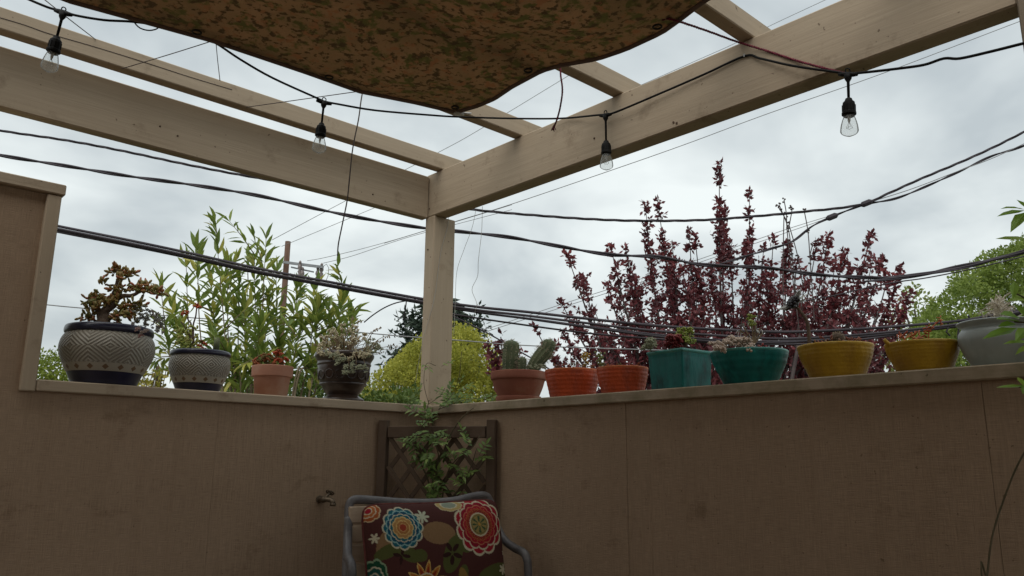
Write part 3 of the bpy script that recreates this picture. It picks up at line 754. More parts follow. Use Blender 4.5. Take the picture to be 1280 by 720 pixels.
def diamond_mat(name, nu, H, z0, nv, c_hi, c_lo, rings, band=False):
    m = bpy.data.materials.new(name); m.use_nodes = True
    N = m.node_tree.nodes; L = m.node_tree.links
    b = N['Principled BSDF']; b.inputs['Roughness'].default_value = .5; b.inputs['Specular IOR Level'].default_value = .4
    tc = N.new('ShaderNodeTexCoord'); sp = N.new('ShaderNodeSeparateXYZ'); L.new(tc.outputs['Object'], sp.inputs[0])
    def mt(op, a, c=None):
        n = N.new('ShaderNodeMath'); n.operation = op
        for i, q in enumerate((a, c)):
            if q is None: continue
            if isinstance(q, (int, float)): n.inputs[i].default_value = q
            else: L.new(q, n.inputs[i])
        return n.outputs[0]
    u = mt('MULTIPLY', mt('ARCTAN2', sp.outputs['Y'], sp.outputs['X']), nu / (2 * math.pi))
    v = mt('MULTIPLY', mt('SUBTRACT', sp.outputs['Z'], z0), nv / H)
    du = mt('ABSOLUTE', mt('SUBTRACT', mt('FRACT', mt('ADD', u, 40.5)), .5))
    dv = mt('ABSOLUTE', mt('SUBTRACT', mt('FRACT', v), .5))
    d = mt('ADD', du, dv)
    if band:
        f = mt('LESS_THAN', mt('ADD', mt('MULTIPLY', du, 1.6), dv), .36)
    else:
        f = mt('PINGPONG', mt('MULTIPLY', d, rings), .5)
        f = mt('MULTIPLY', f, 2)
    nz = N.new('ShaderNodeTexNoise'); nz.inputs['Scale'].default_value = 30; L.new(tc.outputs['Object'], nz.inputs[0])
    f2 = mt('ADD', f, mt('MULTIPLY', mt('SUBTRACT', nz.outputs['Fac'], .5), .5))
    rp = N.new('ShaderNodeValToRGB'); rp.color_ramp.elements[0].position = .3; rp.color_ramp.elements[1].position = .7
    rp.color_ramp.elements[0].color = (*c_hi, 1); rp.color_ramp.elements[1].color = (*c_lo, 1)
    L.new(f2, rp.inputs[0]); L.new(rp.outputs[0], b.inputs['Base Color'])
    bp = N.new('ShaderNodeBump'); bp.inputs['Strength'].default_value = .7; bp.inputs['Distance'].default_value = .003; bp.invert = True
    L.new(f, bp.inputs['Height']); L.new(bp.outputs[0], b.inputs['Normal'])
    return m

class Pot:
    """stands on a wall cap; sizes are given in photograph pixels at its own distance"""
    def __init__(s, name, label, cx, by, wall, group=None, off=0.0):
        p = PY(cx, by, 2.492 + off) if wall == 'L' else PX(cx, by, 1.895 + off)
        s.c = V(p.x, p.y, ZC1); s.k = mpp(s.c); s.F = (s.c - EYE).dot(FWD); s.cx = cx
        s.root = thing(name, label, 'potted plant', s.c, group)
    def G(s, px, py, d=0.0):
        return PF(px, py, s.F + d)
    def lathe(s, name, prof, m, n=48, wob=None, smooth=True):
        b = MB(); b.lathe(s.c, [(r * s.k, h * s.k) for r, h in prof], n, wob=wob)
        return b.build(name, m, s.root, smooth=smooth)
    def soil(s, r, h):
        b = MB(); b.lathe(s.c, [(0.0001, h * s.k + .004), (r * s.k * .6, h * s.k + .002), (r * s.k, h * s.k)], 24); return b.build('soil', M_soil, s.root, smooth=True)

def smoothp(pts, n=5):
    return [(p.x, p.y) for p in spline([V(a, b, 0) for a, b in pts], n)]

# ---- succulent materials
M_jade = mat('jade_leaf', (.18, .195, .05), (.32, .21, .07), tint=(.46, .15, .075), rough=.4, spec=.4)
M_bark = mat('succulent_bark', (.10, .07, .05), (.16, .115, .085), scale=40, rough=.9, bump=.4, bscale=90)
M_sedg = mat('grey_sedum', (.17, .18, .15), (.26, .26, .22), tint=(.32, .17, .15), rough=.6)
M_sedr = mat('red_sedum', (.09, .10, .02), (.42, .07, .025), tint=(.52, .10, .035), rough=.5)
M_lime = mat('lime_aeonium', (.27, .35, .06), (.44, .47, .12), tint=(.55, .50, .17), rough=.45, transl=.15)
M_ghost = mat('ghost_plant', (.60, .52, .34), (.50, .47, .33), tint=(.70, .58, .42), rough=.6)
M_ghostg = mat('ghost_green', (.27, .30, .19), (.38, .39, .27), tint=(.48, .42, .29), rough=.6)
M_dry = mat('dry_stem', (.22, .16, .10), (.30, .22, .14), scale=30, rough=.9)
M_cact = mat('cactus_skin', (.085, .11, .06), (.15, .17, .09), scale=20, rough=.7)
M_spine = mat('cactus_spine', (.34, .28, .19), (.45, .38, .27), rough=.6)
M_pink = mat('pink_rosette', (.50, .40, .32), (.62, .49, .40), tint=(.68, .46, .38), rough=.6)
M_dred = mat('dark_red_rosette', (.16, .02, .022), (.26, .04, .038), tint=(.36, .065, .055), rough=.5)
M_black = mat('black_rosette', (.018, .014, .016), (.03, .024, .028), tint=(.05, .045, .048), rough=.3, spec=.5)
M_pale = mat('pale_dry_leaf', (.40, .42, .42), (.52, .53, .5), tint=(.6, .58, .52), rough=.6)
M_orsed = mat('orange_sedum', (.45, .10, .03), (.52, .16, .05), tint=(.40, .06, .03), rough=.5)

def stems(mb, a, b2, r0, r1, wig=.01, n=5):
    pts = [a.lerp(b2, i / n) + (rdir() * wig if 0 < i < n else V(0, 0, 0)) for i in range(n + 1)]
    ps = spline(pts, 3)
    mb.tube(ps, [r0 + (r1 - r0) * i / (len(ps) - 1) for i in range(len(ps))], 7)
    return ps

# 1 ---- large patterned pot with the jade bonsai
P = Pot('potted_jade', 'large navy and cream diamond patterned pot with gnarled jade plant', 130, 477, 'L')
k = P.k
P.lathe('base', smoothp([(30, 0), (37, .2), (39, 6), (43, 15.5)]), M_navy)
P.lathe('band', smoothp([(43.3, 15.6), (46, 20), (48.3, 25)]), diamond_mat('cream_band_large', 17, 9.4 * k, 15.6 * k, 1, (.37, .335, .27), (.17, .105, .06), 3, True))
P.lathe('body', smoothp([(48.5, 25.1), (53, 36), (55, 46), (53.5, 56), (49.5, 63.5)]), diamond_mat('diamond_relief_large', 7, 36 * k, 26 * k, 1, (.34, .315, .26), (.225, .2, .16), 7.5))
P.lathe('rim', smoothp([(49.4, 63.4), (51, 65), (51.5, 69), (50, 73), (46, 74), (43, 72), (41, 66)]), M_navy)
P.soil(45, 67)
tr = MB(); lf = MB()
base = P.G(128, 408)
t1 = stems(tr, base, P.G(129, 390), .021, .017, .003); 
t2 = stems(tr, P.G(129, 392), P.G(146, 374, .01), .015, .010, .004)
t3 = stems(tr, P.G(146, 374, .01), P.G(172, 366, -.01), .008, .005, .003)
t4 = stems(tr, P.G(140, 378), P.G(147, 350, .02), .008, .005, .003)
t5 = stems(tr, P.G(128, 393), P.G(117, 382), .009, .005, .003)
t6 = stems(tr, P.G(131, 402), P.G(158, 385, .01), .008, .004, .004)
stems(tr, P.G(146, 357), P.G(131, 356, -.01), .004, .003, .002); stems(tr, P.G(148, 352), P.G(146, 336, -.01), .004, .003, .002); stems(tr, P.G(150, 350), P.G(163, 345, .01), .004, .003, .002)
stems(tr, P.G(126, 404), P.G(112, 396), .005, .003, .002)
tr.build('trunk', M_bark, P.root, smooth=True)
def tuft(mb, c, n, sp, L, r, upw=.6):
    for i in range(int(n * 1.25)):
        d = (rdir() + V(0, 0, upw)).normalized()
        mb.fat(c + V(rnd(-sp, sp), rnd(-sp, sp), rnd(-sp, sp) * .7), d, L * rnd(.7, 1.2), r * rnd(.8, 1.2))
for x, y, d, n in ((146, 336, 0, 12), (152, 341, .02, 14), (159, 344, 0, 14), (164, 341, .01, 8), (150, 348, -.02, 10), (128, 354, 0, 5), (124, 352, 0, 4), (141, 340, 0, 9), (143, 362, 0, 8), (155, 360, .01, 10), (150, 364, 0, 7),
                 (172, 360, 0, 14), (180, 362, .01, 16), (188, 364, 0, 14), (194, 365, -.01, 12), (198, 367, 0, 8), (184, 358, .02, 12), (176, 355, 0, 9), (168, 362, 0, 7),
                 (112, 376, 0, 14), (118, 372, .01, 12), (126, 375, 0, 14), (134, 378, -.01, 12), (113, 384, 0, 12), (122, 385, -.02, 12), (138, 380, 0, 10), (144, 374, 0, 8), (109, 381, 0, 6), (105, 396, 0, 10), (110, 399, 0, 10), (115, 393, 0, 8), (124, 368, 0, 5),
                 (152, 386, 0, 12), (160, 383, .01, 10), (168, 380, 0, 10), (174, 378, 0, 7), (150, 395, -.01, 12), (160, 394, 0, 12), (170, 390, .01, 10), (145, 400, 0, 10), (178, 382, 0, 6), (165, 398, -.02, 10)):
    tuft(lf, P.G(x, y, d), n, 3.6 * k, 10 * k, 1.75 * k)
lf.build('jade_leaves', M_jade, P.root, smooth=True, stuff=True)
lf = MB()
for i in range(70):
    t = random.random(); c = P.G(168 + t * 36 + rnd(-4, 4), 395 + 12 * t * t + rnd(-14, 16) * (1 - .4 * t), rnd(-.05, .03))
    lf.rosette(c, (rdir() + V(0, 0, .7)).normalized(), rnd(2.5, 4.2) * k, 9, .26, rnd(0, .85))
for x, y in ((172, 412), (178, 416), (183, 414), (176, 420)):
    lf.rosette(P.G(x, y, -.09), -FWD + V(0, 0, .6), 4 * k, 10, .28, rnd(.8, 1))
lf.build('trailing_sedum', M_sedg, P.root, smooth=True, stuff=True)

# 2 ---- small patterned pot
P = Pot('potted_succulent', 'small navy rimmed patterned pot with red tipped stems', 247, 486, 'L')
k = P.k
P.lathe('base', smoothp([(22, 0), (25, .2), (27, 5), (29, 10)]), M_navy)
P.lathe('band', smoothp([(29.2, 10.1), (31, 14), (32.6, 18)]), diamond_mat('cream_band_small', 15, 8 * k, 10 * k, 1, (.37, .335, .27), (.17, .105, .06), 3, True))
P.lathe('body', smoothp([(32.8, 18.1), (35.5, 26), (36.5, 33), (35.8, 40), (34, 44.5)]), diamond_mat('diamond_relief_small', 8, 24 * k, 19.5 * k, 1, (.34, .315, .26), (.225, .2, .16), 6.5))
P.lathe('rim', smoothp([(34, 44.4), (36, 45.3), (36.3, 48), (35, 50.5), (32, 51), (29, 47)]), M_navy)
P.soil(32, 46)
tr = MB()
stems(tr, P.G(241, 440), P.G(241, 408), .005, .0035, .002); stems(tr, P.G(241, 410), P.G(234, 396), .0032, .002, .002); stems(tr, P.G(241, 415), P.G(246, 384), .003, .002, .002); stems(tr, P.G(240, 425), P.G(226, 402), .003, .002, .002)
tr.build('stem', M_bark, P.root, smooth=True)
tr = MB(); tr.tube([P.G(270, 440), P.G(271, 428), P.G(273, 422)], [.010, .009, .005], 9); tr.build('cactus_stub', M_cact, P.root, smooth=True)
lf = MB()
for x, y in ((233, 391), (231, 393), (246, 382), (244, 384), (229, 392), (249, 385)): lf.rosette(P.G(x, y, rnd(-.01, .01)), rdir() + V(0, 0, 1), 4.2 * k, 9, .25, rnd(.5, 1))
for x, y in ((252, 428), (256, 431), (249, 433), (254, 437)): lf.rosette(P.G(x, y, rnd(-.04, 0)), rdir() + V(0, 0, 1), 4.5 * k, 9, .25, rnd(.2, .7))
lf.build('red_leaves', M_sedr, P.root, smooth=True, stuff=True)
lf = MB()
for i in range(120): lf.fat(P.G(231 + rnd(-11, 16), 424 + rnd(-14, 15), rnd(-.03, .04)), rdir() + V(0, 0, .8), 5.5 * k, 1.5 * k)
lf.build('green_mound', M_lime, P.root, smooth=True, stuff=True)

# 3 ---- terracotta pot
P = Pot('potted_sedum', 'plain terracotta pot with orange red sedum', 338.5, 493, 'L')
k = P.k
P.lathe('pot', [(17, 0), (19.8, .1), (22.3, 24.3), (22.5, 24.6)], M_terra)
P.lathe('rim', smoothp([(22.4, 24.5), (24.6, 24.9), (24.9, 26), (25.3, 37), (24.8, 38.2), (22.8, 38.2), (22.2, 34)], 3), M_terra)
P.soil(22.5, 35.5)
lf = MB()
for i in range(60):
    x = rnd(318, 358); h = 436 + abs(x - 348) * .45
    lf.rosette(P.G(x, rnd(h, 456), rnd(-.03, .03)), rdir() + V(0, 0, 1.2), rnd(3, 4.6) * k, 10, .27, min(1, max(0, rnd(.0, .55) + (.4 if x > 342 and random.random() < .6 else 0))))
lf.build('sedum_leaves', M_sedr, P.root, smooth=True, stuff=True)

# 4 ---- dark glazed urn with ghost plant
P = Pot('potted_ghost_plant', 'dark brown glazed footed pot overflowing with pale dry rosettes', 428, 497, 'L')
k = P.k
P.lathe('foot', smoothp([(22, 0), (26.5, .2), (26.5, 3), (22, 5.5), (19, 8)], 3), M_brown)
P.lathe('pot', smoothp([(19, 8), (24, 14), (29, 24), (31.5, 33), (32.5, 40), (32.7, 44)]), M_brown)
P.lathe('rim', smoothp([(32.7, 44), (33.8, 46), (33.2, 48), (33.6, 50), (36.5, 55), (37, 58), (35.5, 60.5), (33, 60), (31.5, 54)], 4), M_brown)
P.lathe('ridge', smoothp([(27.8, 19.5), (29.4, 20.6), (29.3, 22.4)], 3), M_brown)
for i in range(14):                  # raised rings around the belly
    a = i / 14 * 2 * math.pi; m = MB(); n3 = V(math.cos(a), math.sin(a), 0); tx = V(-math.sin(a), math.cos(a), 0)
    c = P.c + n3 * 31.2 * k + V(0, 0, 32 * k)
    m.tube([c + tx * 5.5 * k * math.cos(t) + (V(0, 0, 1) + n3 * .12) * 5.5 * k * math.sin(t) + n3 * (-.4 * k * (1 - abs(math.sin(t)))) for t in np.linspace(0, 2 * math.pi, 17)], .9 * k, 5, cap=False)
    m.build('relief_ring', M_brown, P.root, smooth=True)
P.soil(32, 56)
lf = MB(); st = MB()
for i in range(150):
    x = rnd(-1, 1); px = 431 + x * 34; top = 405 + 22 * x * x
    py = rnd(top, 452 - 8 * abs(x)); d = rnd(-.1, .06)
    if py > 440: d = -.115 + rnd(-.015, .01)
    c = P.G(px, py, d); lf.rosette(c, (rdir() * .8 + V(0, 0, .6) - FWD * .4).normalized(), rnd(2.2, 4) * k, 9, .27)
    st.tube(spline([c, c.lerp(P.G(430, 440), .5) + rdir() * .012, P.G(428 + x * 22, 440, -.02)], 3), .0011, 4)
lf.build('pale_rosettes', M_ghost, P.root, smooth=True, stuff=True)
lf = MB()
for x, y, n in ((425, 452, 9), (436, 461, 10), (420, 447, 6), (412, 444, 5), (456, 462, 5), (445, 456, 6), (460, 440, 12), (467, 436, 9), (472, 433, 5), (463, 428, 6)):
    for i in range(n):
        q = P.G(x + rnd(-6, 6), y + rnd(-5, 5), -.125 if x < 458 else rnd(-.09, 0)); lf.rosette(q, (rdir() * .6 - FWD * .7 + V(0, 0, .5)).normalized(), rnd(2.6, 4.2) * k, 9, .27)
    st.tube(spline([P.G(428 + (x - 428) * .8, 440, -.06), P.G(x, y - 8, -.12), P.G(x, y, -.12)], 4), .0013, 5)
lf.build('trailing_rosettes', M_ghostg, P.root, smooth=True, stuff=True)
for x, y in ((470, 414), (476, 411), (480, 425), (487, 420), (493, 431), (478, 440), (497, 434), (400, 420), (392, 430), (398, 436), (440, 398), (450, 402)):
    ps = spline([P.G(440 + (x - 440) * .4, 436), P.G(440 + (x - 440) * .75, y + 3, rnd(-.03, .03)), P.G(x, y, rnd(-.03, .03))], 5); st.tube(ps, .0010, 4)
    for i in range(7):
        q = ps[-1 - i % 5] + rdir() * .006; st.ball(q, .0027, 5, 4)
st.build('dry_stalks', M_dry, P.root, stuff=True)

# 5 ---- cactus bowl
P = Pot('potted_cactus', 'low brown terracotta bowl on saucer with three cacti', 648, 498, 'R')
k = P.k
P.lathe('saucer', smoothp([(23, 0), (27.5, .2), (28.5, 6), (27, 6.6), (24, 6)], 3), M_terra2)
P.lathe('bowl', smoothp([(25.5, 5.5), (26.5, 8), (30.5, 18), (33.3, 27.5)]), M_terra2)
P.lathe('rim', smoothp([(33.3, 27.4), (35, 28), (35.3, 36), (34.6, 37.4), (32.6, 37), (31.6, 32)], 3), M_terra2)
P.soil(32, 34)
def cactus(pts, r, ribs=11):
    ps = spline(pts, 8); n = ribs * 4; vs = []; fs = []; sp = MB()
    x = V(1, 0, 0)
    for i, p in enumerate(ps):
        d = (ps[min(i + 1, len(ps) - 1)] - ps[max(i - 1, 0)]).normalized(); x = (x - d * x.dot(d)).normalized(); y = d.cross(x)
        t = i / (len(ps) - 1); rr = r * (.82 + .18 * math.sin(t * 2.6)) * (math.sqrt(max(0, 1 - ((t - .8) / .2) ** 2)) if t > .8 else 1) + .0004
        for j in range(n):
            a = 2 * math.pi * j / n; q = rr * (1 + .09 * math.cos(a * ribs)); vs.append(p + (x * math.cos(a) + y * math.sin(a)) * q)
            if j % 4 == 0 and i % 2 == 0:
                o = (x * math.cos(a) + y * math.sin(a))
                for _ in range(3):
                    sp.tube([p + o * q, p + o * (q + .007) + rdir() * .006], .0004, 3)
    for i in range(len(ps) - 1):
        for j in range(n): fs.append((i * n + j, i * n + (j + 1) % n, (i + 1) * n + (j + 1) % n, (i + 1) * n + j))
    fs.append(tuple((len(ps) - 1) * n + j for j in range(n)))
    m = MB(); m.add(vs, fs); c = m.build('cactus', M_cact, P.root, smooth=True)
    sp.build('spines', M_spine, c, stuff=True)
cactus([P.G(637, 466), P.G(637.5, 450), P.G(639, 436), P.G(640.5, 425)], 9.3 * k)
cactus([P.G(652, 466, -.02), P.G(652.5, 456, -.02), P.G(652.5, 446, -.02)], 5.2 * k, 9)
cactus([P.G(664, 464, .02), P.G(672, 451, .02), P.G(680, 441, .02), P.G(683, 436, .02)], 9 * k)
cactus([P.G(681, 443, .02), P.G(685, 435, .02), P.G(688, 424, .02)], 7.8 * k)
lf = MB()
for i in range(16): lf.rosette(P.G(rnd(660, 682), rnd(456, 462), -.05), rdir() + V(0, 0, 1), 2.4 * k, 8, .3)
lf.build('small_sedum', M_ghostg, P.root, smooth=True, stuff=True)

# ribbed bowls, their rims worn paler
RIM = {M_orange: mat('orange_rim', (.62, .19, .07), (.5, .11, .035), scale=40, rough=.5), M_teal: M_tealr, M_yellow: mat('mustard_rim', (.58, .40, .10), (.48, .29, .03), scale=40, rough=.5)}
def ribbed(pts, amp, per):
    out = []
    prof = smoothp(pts, 10)
    for r, h in prof:
        out.append((r + amp * math.sin(h * 2 * math.pi / per), h))
    return out
def bowl(name, label, cx, by, top_r, base_r, H, m, group, nrib=7, wob=0, off=0.0):
    P = Pot(name, label, cx, by, 'R', group, off)
    k = P.k
    fine = [(base_r * .8, 0), (base_r, .15), (base_r + (top_r - base_r) * .38, H * .3), (base_r + (top_r - base_r) * .78, H * .64), (top_r * .992, H * .93)]
    P.lathe('bowl', ribbed(fine, .16, H / nrib), m, 64)
    P.lathe('rim', smoothp([(top_r * .99, H * .925), (top_r, H * .97), (top_r * .985, H), (top_r * .95, H * .985), (top_r * .92, H * .9)], 3), RIM[m], 64)
    P.soil(top_r * .93, H * .88)
    return P
# 6, 7 ---- orange bowls
P = bowl('potted_sprig', 'left of two orange bowls, one yellow sprig in it', 715.5, 493.5, 34.5, 27.5, 35, M_orange, 'orange bowls')
def sprig(P, x, y0, y1, m, name, w=5, n=26, r=2.2):
    st = MB(); st.tube([P.G(x, y0), P.G(x + 1, (y0 + y1) / 2), P.G(x, y1)], [.002, .0016, .001], 5); st.build('stem', M_dry, P.root)
    lf = MB()
    for i in range(n):
        t = random.random() ** .7; lf.fat(P.G(x + rnd(-w, w) * (.3 + .7 * t), y0 + (y1 - y0) * t, rnd(-.015, .015)), rdir() + V(0, 0, .6), r * 2 * P.k, r * .62 * P.k)
    lf.build(name, m, P.root, smooth=True, stuff=True)
M_ysed = mat('yellow_sedum', (.35, .22, .03), (.42, .28, .05), tint=(.5, .22, .05), rough=.5)
M_gsed = mat('green_sedum', (.16, .19, .06), (.25, .27, .10), tint=(.33, .32, .15), rough=.5)
sprig(P, 731, 459, 440, M_ysed, 'sprig_leaves')
lf = MB()
for i in range(26): lf.rosette(P.G(rnd(690, 742), rnd(455, 460), rnd(-.06, .03)), rdir() + V(0, 0, 1), rnd(1.6, 2.6) * P.k, 8, .3, rnd(0, .5))
lf.build('low_sedum', M_sedr, P.root, smooth=True, stuff=True)
P = bowl('potted_sprig', 'right of two orange bowls with one green sprig, beside square pot', 778.5, 489.5, 32.5, 25.5, 33.5, M_orange, 'orange bowls')
sprig(P, 750, 460, 442, M_gsed, 'sprig_leaves', 6, 34)
lf = MB()
for i in range(18): lf.rosette(P.G(rnd(755, 800), rnd(454, 459), rnd(-.06, .03)), rdir() + V(0, 0, 1), rnd(1.6, 2.6) * P.k, 8, .3, rnd(0, .6))
lf.build('low_sedum', M_sedr, P.root, smooth=True, stuff=True)

# 8 ---- square teal planter turned corner-on
P = Pot('square_planter', 'square teal glazed planter turned corner on with rosettes', 851, 483, 'R')
k = P.k
def sq(hw, h, rot, n=5, rad=.07):
    out = []
    for q in range(4):
        for i in range(n):
            a = math.pi / 2 * (q + i / (n - 1)); cx = math.cos(math.pi / 4 + q * math.pi / 2) * hw * math.sqrt(2) * (1 - rad); cy = math.sin(math.pi / 4 + q * math.pi / 2) * hw * math.sqrt(2) * (1 - rad)
            x = cx + math.cos(a) * hw * rad; y = cy + math.sin(a) * hw * rad
            out.append(P.c + V((x * math.cos(rot) - y * math.sin(rot)) * k, (x * math.sin(rot) + y * math.cos(rot)) * k, h * k))
    return out
ang = math.atan2(-(P.c - EYE).y, -(P.c - EYE).x)
rot = ang - math.pi / 4 + R(4)
def loft(levels, close=False):
    m = MB(); vs = []; n = 20
    for hw, h in levels: vs += sq(hw, h, rot)
    fs = [(i * n + j, i * n + (j + 1) % n, (i + 1) * n + (j + 1) % n, (i + 1) * n + j) for i in range(len(levels) - 1) for j in range(n)]
    m.add(vs, fs); return m
loft([(20, 0), (25.5, .1), (26, 1.5), (27, 20), (28, 40), (28.6, 45)]).build('planter_body', M_teal, P.root, smooth=False)
loft([(28.5, 44.5), (29.4, 45.5), (29.8, 47), (29.4, 48.8), (27, 49), (26, 44)]).build('rim', M_tealr, P.root)
m = loft([(26.2, 44.5), (12, 45.5), (.3, 46)]); m.build('soil', M_soil, P.root)
lf = MB()
for i in range(26): lf.rosette(P.G(rnd(834, 850), rnd(420, 434), rnd(-.02, .04)), rdir() * .6 + V(0, 0, 1), rnd(5.5, 7.5) * k, 14, .3)
lf.build('red_rosette', M_dred, P.root, smooth=True, stuff=True)
lf = MB(); st = MB()
for i in range(30):
    q = P.G(rnd(847, 864), rnd(411, 428), rnd(-.02, .03)); lf.rosette(q, rdir() + V(0, 0, 1), rnd(3.8, 5.5) * k, 12, .28); st.tube([q, P.G(857, 433)], .0015, 5)
for i in range(8): lf.rosette(P.G(rnd(864, 871), rnd(424, 432), .03), rdir() + V(0, 0, 1), 2.6 * k, 8, .27)
lf.build('lime_rosettes', M_lime, P.root, smooth=True, stuff=True); st.build('stem', M_dry, P.root, stuff=True)
lf = MB()
for i in range(24): lf.rosette(P.G(rnd(803, 822), rnd(423, 436), rnd(-.03, .04)), rdir() + V(0, 0, 1), rnd(3.4, 5) * k, 11, .27)
lf.build('pale_rosettes', M_ghostg, P.root, smooth=True, stuff=True)

# 9 ---- teal bowl
P = bowl('potted_rosettes', 'wide teal glazed bowl with pinkish rosette mound', 938, 478, 48, 31, 42, M_teal, None, 5, off=-.01)
k = P.k
lf = MB()
for i in range(34):
    x = rnd(890, 940); h = 421 + abs(x - 922) * .42 if x > 905 else 430
    lf.rosette(P.G(x, rnd(h, 439), rnd(-.09, .04)), rdir() * .8 + V(0, 0, 1), rnd(5.5, 7.5) * k, 18, .27)
lf.build('pink_rosettes', M_pink, P.root, smooth=True, stuff=True)
st = MB(); lf = MB()
for x, y in ((930, 408), (925, 412), (945, 412), (950, 410), (940, 402), (944, 406), (934, 416), (953, 416)):
    st.tube(spline([P.G(940 + rnd(-4, 6), 438), P.G((x + 942) / 2, (y + 432) / 2), P.G(x, y)], 4), .0022, 5)
    for i in range(4): lf.leaf(P.G(x, y), rdir() + V(0, 0, -.2), V(0, 0, 1), 9 * k, 1.8 * k, .2, .5)
st.build('pale_stem', M_dry, P.root); lf.build('dry_leaves', M_pale, P.root, stuff=True)
lf = MB()
for i in range(14): lf.rosette(P.G(940 + rnd(-4, 4), rnd(393, 408), rnd(-.01, .01)), rdir() * .7 + V(0, 0, 1), rnd(3, 4.4) * k, 9, .27)
lf.build('lime_tip', M_lime, P.root, smooth=True, stuff=True)
lf = MB()
for i in range(5): lf.fat(P.G(951 + rnd(-2, 2), 434 + rnd(-2, 3)), rdir() + V(0, 0, 1), 5 * k, 1.6 * k, .9)
lf.build('red_leaves', M_dred, P.root, smooth=True, stuff=True)

# 10 ---- mustard bowl with the dark rosette on a bent stem
P = bowl('potted_dark_rosette', 'mustard bowl with dark rosette on a tall bent stem', 1046.5, 470, 45.5, 31, 42.5, M_yellow, 'mustard bowls', 9)
k = P.k
st = MB(); ps = spline([P.G(1012, 432), P.G(1011, 415), P.G(1008, 400), P.G(1001, 390), P.G(996, 384)], 5); st.tube(ps, [.0052 - .0015 * i / len(ps) for i in range(len(ps))], 8); st.build('stem', M_bark, P.root, smooth=True)
hc = P.G(993, 380); ax = (V(0, 0, .55) - FWD * .2 - ROT @ V(1, 0, 0) * .75).normalized()
lf = MB(); lf.rosette(hc, ax, 13 * k, 34, .2); lf.ball(hc + ax * .002, 6.5 * k, 8, 6, tint=.2); lf.build('dark_leaves', M_black, P.root, smooth=True, stuff=True)
lf = MB(); ra = ROT @ V(1, 0, 0); ua = V(0, 0, 1)
for a, L in ((20, 16), (40, 17), (58, 17), (74, 13), (200, 17), (212, 14), (30, 12), (66, 15)):
    d = ra * math.cos(R(a)) + ua * math.sin(R(a)) + FWD * rnd(-.4, .4)
    lf.leaf(hc + d * 3 * k, d, rdir(), L * 1.25 * k, 5 * k, .25, rnd(-.2, .3))
lf.build('pale_leaves', M_pale, P.root, stuff=True)
lf = MB(); lf.ball(P.G(1047, 423), 8 * k, 12, 8, (1, 1, .9)); sp = MB()
for i in range(160):
    d = rdir(); sp.tube([P.G(1047, 423) + d * 7.4 * k, P.G(1047, 423) + d * 9.6 * k], .0005, 3)
c = lf.build('round_cactus', M_bark, P.root, smooth=True); sp.build('spines', M_spine, c, stuff=True)
lf = MB()
for i in range(60):
    x = rnd(1020, 1078); lf.fat(P.G(x, rnd(424, 431), rnd(-.06, .05)), rdir() + V(0, 0, 1), rnd(5, 9 if x < 1040 else 6) * k, 1.2 * k)
lf.build('red_leaves', mat('rusty_aloe', (.18, .05, .035), (.30, .09, .05), tint=(.25, .13, .06), rough=.6), P.root, smooth=True, stuff=True)

# 11 ---- mustard bowl with orange sedum
P = bowl('potted_orange_sedum', 'mustard bowl with sparse orange sedum, next to the grey pot', 1155.5, 463.5, 43.3, 30, 38, M_yellow, 'mustard bowls', 9)
k = P.k
lf = MB()
for i in range(46): 
    x = rnd(1122, 1150); lf.fat(P.G(x, rnd(418, 428) , rnd(-.05, .04)), V(1, -.9, 0) * .5 + rdir() * .7 + V(0, 0, .5), rnd(5, 9) * k, 1.0 * k)
for x, y, n in ((1160, 412, 14), (1163, 408, 8), (1174, 400, 12), (1158, 420, 6)):
    for i in range(n): lf.fat(P.G(x + rnd(-3, 3), y + rnd(-4, 4)), rdir(), 4.5 * k, .9 * k)
lf.build('orange_leaves', M_orsed, P.root, smooth=True, stuff=True)
st = MB(); st.tube([P.G(1161, 430), P.G(1161, 415), P.G(1166, 408), P.G(1174, 401)], .0014, 5); st.tube([P.G(1135, 430), P.G(1128, 420)], .0014, 5); st.build('stem', M_orsed, P.root)
st = MB(); st.tube([P.G(1115, 434), P.G(1110, 430), P.G(1105, 424)], [.006, .006, .004], 8); st.build('shard', M_yellow, P.root, smooth=True)

# 12 ---- grey jar at the right edge
P = Pot('potted_air_plant', 'grey glazed round shouldered jar with pale wispy plant', 1250, 456, 'R')
k = P.k
P.lathe('jar', smoothp([(24, 0), (29, .2), (33, 8), (39.5, 22), (43, 35), (42, 44), (38, 50)]), M_grey)
P.lathe('rim', smoothp([(38, 50), (38.5, 52), (42, 55), (43.5, 57), (42, 58.5), (38, 58), (36, 52)], 4), M_grey)
P.soil(37, 54)
lf = MB()
for i in range(120):
    c = P.G(1250 + rnd(-7, 7), 386 + rnd(-8, 10), rnd(-.03, .03)); d = (rdir() + V(0, 0, .5)).normalized(); L = rnd(8, 20) * k
    lf.tube(spline([c, c + d * L * .6 + rdir() * .004, c + d * L + V(0, 0, -.006) + rdir() * .006], 3), [.0014] * 6 + [.0004], 4)
for i in range(24):
    c = P.G(rnd(1225, 1275), 399, rnd(-.04, .04)); d = (rdir() + V(0, 0, .3)).normalized(); lf.tube([c, c + d * 12 * k, c + d * 18 * k + V(0, 0, -.01)], [.0016, .0013, .0005], 4)
lf.build('wispy_leaves', mat('wispy_leaf', (.72, .65, .53), (.8, .74, .62), scale=20, rough=.6), P.root, stuff=True)

